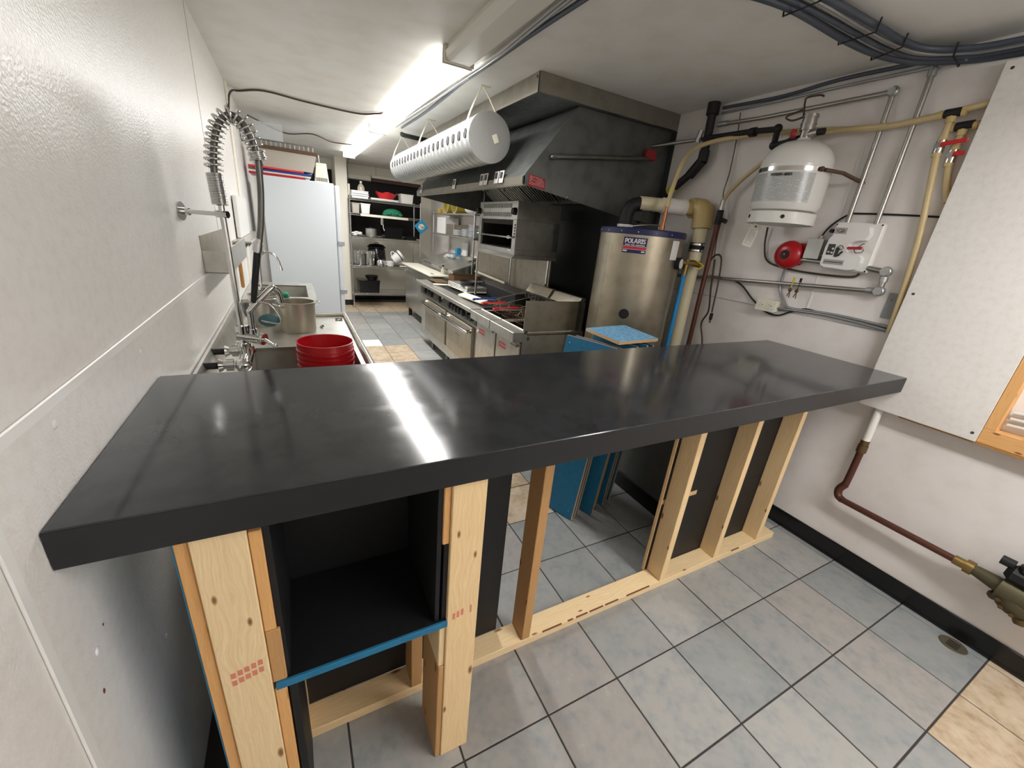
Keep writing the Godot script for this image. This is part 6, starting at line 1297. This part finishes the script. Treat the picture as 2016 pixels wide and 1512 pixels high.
func prep_side() -> void:
	var t := thing("prep_table", "stainless refrigerated prep table with slanted lids beyond the range", "prep table", V(2.2, 0, -6.6))
	var b := MB.new(); b.bx(1.78, 2.62, 0.16, 0.86, -7.45, -5.74, 0.003); part(t, "cabinet", b, M.steel)
	for q in [[-5.76, -6.58], [-6.6, -7.43]]:
		b = MB.new(); b.bx(1.765, 1.78, 0.20, 0.84, q[1], q[0], 0.003); part(t, "door", b, M.steel)
	for q in [[1.83, -5.82], [1.83, -7.35], [2.55, -5.82], [2.55, -7.35]]:
		b = MB.new(); b.cyl(V(q[0], 0, q[1]), V(q[0], 0.16, q[1]), 0.03, -1, 10); part(t, "caster", b, M.black_rubber)
	b = MB.new(); b.bx(1.77, 2.05, 0.86, 0.875, -7.45, -5.74, 0.002); part(t, "worktop", b, M.steel)
	b = MB.new(); b.prism([V2(2.05, 0.86), V2(2.62, 0.86), V2(2.62, 1.13), V2(2.52, 1.13), V2(2.05, 0.97)], V(0, 0, -7.45), Vector3.RIGHT, Vector3.UP, V(0, 0, 0.01)); b.prism([V2(2.05, 0.86), V2(2.62, 0.86), V2(2.62, 1.13), V2(2.52, 1.13), V2(2.05, 0.97)], V(0, 0, -5.75), Vector3.RIGHT, Vector3.UP, V(0, 0, 0.01)); b.bx(2.52, 2.62, 1.12, 1.13, -7.45, -5.74); b.bx(2.05, 2.06, 0.86, 0.97, -7.45, -5.74); part(t, "hood_shell", b, M.steel)
	for q in [[-5.76, -6.59], [-6.61, -7.44]]:
		b = MB.new(); b.prism([V2(2.04, 0.968), V2(2.53, 1.133), V2(2.53, 1.148), V2(2.04, 0.983)], V(0, 0, q[0]), Vector3.RIGHT, Vector3.UP, V(0, 0, q[1] - q[0])); var ld := part(t, "lid", b, M.steel)
		b = MB.new(); b.bx(2.025, 2.04, 0.968, 0.99, (q[0] + q[1]) / 2 - 0.2, (q[0] + q[1]) / 2 + 0.2, 0.003); part(ld, "grip", b, M.steel_dark)
	var cb := thing("long_cutting_board", "long pale cutting board overhanging the prep table edge", "cutting board", V(1.84, 0.876, -6.6))
	b = MB.new(); b.bx(1.69, 1.98, 0.90, 0.922, -7.4, -5.70, 0.004); part(cb, "board", b, M.ivory)
	b = MB.new(); b.bx(1.76, 1.79, 0.9222, 0.9226, -5.95, -5.80); part(cb, "grip_slot", b, M.dark_grey)
	b = MB.new()
	for zz in [-5.9, -7.2]: b.bx(1.80, 1.95, 0.8755, 0.90, zz - 0.02, zz + 0.02)
	part(cb, "bearer", b, M.steel_dark)
	var bt := thing("oil_bottle", "small glass oil bottle standing at the board end", "bottle", V(1.93, 0.923, -5.85))
	b = MB.new(); b.lathe(V(1.93, 0.923, -5.85), [Vector2(0, 0), Vector2(0.03, 0), Vector2(0.032, 0.06), Vector2(0.012, 0.09), Vector2(0.012, 0.11), Vector2(0, 0.11)], 16); part(bt, "body", b, M.clear_bottle)
	b = MB.new(); b.cyl(V(1.93, 1.033, -5.85), V(1.93, 1.055, -5.85), 0.014, -1, 10); part(bt, "cap", b, M.black_rubber)
	b = MB.new()
	var r := RandomNumberGenerator.new(); r.seed = 31
	for k in 12: b.ball(V(2.30 + r.randf() * 0.14, 1.085 + r.randf() * 0.06 , -6.55 - r.randf() * 0.5), V(0.05, 0.03, 0.07), 8)
	single("plastic_wrap", "crumpled clear plastic wrap lying on the slanted lids", "wrap", b, M.clear_film)
	b = MB.new(); b.lathe(V(2.44, 1.132, -6.05), [Vector2(0, 0), Vector2(0.09, 0), Vector2(0.12, 0.045), Vector2(0.116, 0.045), Vector2(0.088, 0.004), Vector2(0, 0.004)], 24); single("steel_bowl", "steel bowl at the back of the prep table lids", "bowl", b, M.steel)
	b = MB.new(); b.bx(2.48, 2.56, 1.135, 1.25, -6.9, -6.82, 0.006); single("blue_carton", "small blue and red carton behind the prep table lids", "carton", b, M.sky_blue)
	b = MB.new(); b.bx(2.55, 2.58, 1.135, 1.36, -6.75, -6.55, 0.003); single("paper_notice", "white paper notice standing against the wall under the plate shelf", "paper", b, M.white_plastic)
	# plate shelf over the prep table
	var s := thing("plate_shelf", "two-tier steel overshelf with plates above the prep table", "shelf", V(2.45, 1.13, -6.6))
	for q in [[2.30, -7.57], [2.30, -5.64], [2.60, -7.57], [2.60, -5.64]]:
		b = MB.new(); b.cyl(V(q[0], 0.0, q[1]), V(q[0], 1.80, q[1]), 0.014, -1, 10); part(s, "post", b, M.chrome)
	for y in [1.78, 1.455]:
		b = MB.new(); b.bx(2.28, 2.62, y - 0.02, y, -7.6, -5.62, 0.004); part(s, "shelf_plate", b, M.steel)
	var st := [[2.36, -5.80, 8, 0.085], [2.38, -6.08, 5, 0.10], [2.38, -6.42, 4, 0.11], [2.50, -6.08, 3, 0.10]]
	for i in st.size():
		for k in st[i][2]:
			b = MB.new(); var cc := V(st[i][0], 1.457 + k * 0.022, st[i][1]); var rr: float = st[i][3]
			b.lathe(cc, [Vector2(0, 0), Vector2(rr * 0.6, 0), Vector2(rr, 0.016), Vector2(rr, 0.020), Vector2(rr * 0.6, 0.005), Vector2(0, 0.005)], 24)
			single("white_plate", "white plate in the %s stack on the lower tier of the plate shelf" % ["tall narrow", "five-high", "low wide", "short rear"][i], "plate", b, M.white_enamel, "%s stack of white plates" % ["tall narrow", "five-high", "low wide", "short rear"][i])
	b = MB.new(); b.bx(2.33, 2.60, 1.457, 1.62, -6.95, -6.58, 0.004); single("steel_box", "square steel pan standing on the lower tier of the plate shelf", "pan", b, M.steel_grime)
	b = MB.new(); b.bx(2.34, 2.58, 1.457, 1.72, -7.5, -7.05, 0.006); single("white_carton", "white carton at the far end of the plate shelf", "carton", b, M.white_plastic)
	for k in 2:
		var o := V(2.44, 1.90, -6.95 + k * 0.42)
		var ot := thing("olive_bucket", "yellow bucket lying on its side on the upper tier, %s" % ["next to the orange tin", "next to the white bag"][k], "bucket", V(2.44, 1.782, o.z))
		var bb := Basis(Vector3(0, 1, 0), Vector3(-1, 0, 0), Vector3(0, 0, 1))
		b = MB.new(); b.lathe(o + V(0.13, 0, 0), [Vector2(0, 0), Vector2(0.095, 0), Vector2(0.115, 0.26), Vector2(0.111, 0.26), Vector2(0.09, 0.008), Vector2(0, 0.006)], 28, bb); part(ot, "shell", b, M.olive_tub)
		b = MB.new(); b.lathe(o + V(-0.125, 0, 0), [Vector2(0.112, 0), Vector2(0.118, 0.0), Vector2(0.118, 0.012), Vector2(0.112, 0.012)], 28, bb); part(ot, "rim", b, M.ivory)
	b = MB.new(); b.bx(2.36, 2.42, 1.782, 1.96, -7.26, -7.14, 0.004); single("orange_tin", "upright orange and white tin on the upper tier of the plate shelf", "tin", b, M.marker_red)
	b = MB.new(); b.bx(2.34, 2.40, 1.782, 1.85, -7.5, -7.34, 0.004); single("yellow_box", "low yellow box at the far end of the upper tier", "box", b, M.olive_tub)
	b = MB.new()
	b.ball(V(2.42, 1.845, -6.0), V(0.11, 0.065, 0.24), 16)
	for k in 8: b.ball(V(2.36 + r.randf() * 0.1, 1.81 + r.randf() * 0.06, -6.2 + r.randf() * 0.4), V(0.05, 0.035, 0.06), 8)
	single("white_bag", "crumpled white plastic bag on the upper tier of the plate shelf", "bag", b, M.white_plastic)

func cables() -> void:
	var r := RandomNumberGenerator.new(); r.seed = 77
	var grp := "cables bundled across the ceiling corner"
	var base := [V(1.05, 2.490, -1.38), V(1.45, 2.490, -1.275), V(1.745, 2.490, -1.222), V(2.116, 2.488, -1.205), V(2.33, 2.482, -1.185), V(2.47, 2.475, -1.13), V(2.55, 2.465, -1.02), V(2.58, 2.455, -0.85), V(2.585, 2.455, -0.4), V(2.585, 2.455, 0.6)]
	var mats := ["cable_dark", "conduit", "cable_dark", "conduit", "cable_grey", "cable_dark"]
	var lb := ["thick dark blue-grey cable lowest in the ceiling bundle", "grey ribbed flexible conduit in the ceiling bundle", "dark cable against the ceiling in the bundle", "second grey flexible conduit in the ceiling bundle", "pale cable in the ceiling bundle", "outer dark cable of the ceiling bundle"]
	for k in 6:
		var pts := []
		for i in base.size():
			var o := V(0, -0.006 + 0.008 * (k % 2), 0)
			var lat := (k - 2.5) * 0.021 + r.randf_range(-0.006, 0.006)
			var d: Vector3 = (base[min(i + 1, base.size() - 1)] - base[max(i - 1, 0)]).normalized()
			var sd := V(-d.z, 0, d.x)
			pts.append(base[i] + sd * lat + o)
		var b := MB.new(); b.tube(sm(pts, 8), [0.016, 0.011, 0.010, 0.010, 0.007, 0.012][k], 8)
		single("ceiling_cable", lb[k], "cable", b, M[mats[k]], grp)
	var b := MB.new()
	for i in [2, 3, 4, 6]:
		var p: Vector3 = base[i]; var d: Vector3 = (base[i + 1] - p).normalized(); var sd := V(-d.z, 0, d.x)
		b.tube([p + sd * 0.075 + V(0, 0.02, 0), p + sd * 0.07 - V(0, 0.025, 0), p - sd * 0.07 - V(0, 0.025, 0), p - sd * 0.075 + V(0, 0.02, 0)], 0.0035, 6)
	single("cable_ties", "black straps holding the ceiling cable bundle", "strap", b, M.black_rubber)
	# wires along the wall and ceiling corner
	for k in 2:
		b = MB.new(); b.tube(sm([V(2.60, 2.485 - k * 0.03, -1.0), V(2.615, 2.49 - k * 0.03, -1.2), V(2.61, 2.495 - k * 0.035, -1.5), V(2.615, 2.48 - k * 0.02, -1.8), V(2.61, 2.49 - k * 0.03, -2.19)], 6), 0.010 - k * 0.002, 8)
		single("corner_cable", ["dark cable tucked along the ceiling corner above the cylinder", "lighter cable just below it along the ceiling corner"][k], "cable", b, M[["cable_dark", "cable_grey"][k]])
	# beside the row of lights
	for k in 4:
		var pts := []
		var zz := 1.5
		while zz > -5.0:
			pts.append(V(1.045 + k * 0.018 + 0.02 * sin(zz * 1.9 + k) + (0.02 if zz > -2.7 else 0.0), 2.497 - 0.012 * (k % 2), zz)); zz -= 0.45
		b = MB.new(); b.tube(sm(pts, 5), [0.012, 0.009, 0.008, 0.011][k], 8)
		single("light_cable", ["white cable nearest the lights", "grey cable running beside the lights", "pale cable second from the outside beside the lights", "dark outermost cable beside the lights"][k], "cable", b, M[["cable_white", "cable_grey", "cable_white", "cable_dark"][k]])
	b = MB.new(); b.tube(sm([V(-0.355, 2.30, -4.49), V(-0.35, 2.42, -4.6), V(-0.33, 2.49, -4.72), V(-0.28, 2.508, -4.77), V(-0.09, 2.508, -4.58), V(0.216, 2.508, -4.66), V(0.646, 2.508, -4.70), V(0.80, 2.508, -4.55), V(0.85, 2.505, -4.45)], 6), 0.008, 8)
	single("ceiling_wire", "brown cable crossing the ceiling from the left wall to the lights", "cable", b, M.cord_brown)
	b = MB.new(); b.tube(sm([V(-0.30, 2.510, -5.9), V(0.05, 2.510, -6.7), V(0.35, 2.510, -6.4), V(0.6, 2.508, -6.75), V(0.88, 2.505, -6.65)], 6), 0.006, 8)
	single("ceiling_wire", "thin dark wire crossing the ceiling above the fridge", "cable", b, M.cord_brown)
	b = MB.new(); b.tube(sm([V(0.93, 2.47, -7.6), V(0.95, 2.40, -8.1), V(0.975, 2.3, -8.31), V(0.98, 2.12, -8.31)], 6), 0.006, 8)
	single("switch_wire", "thin wire from the last light down to the white electrical box", "cable", b, M.cord_brown)
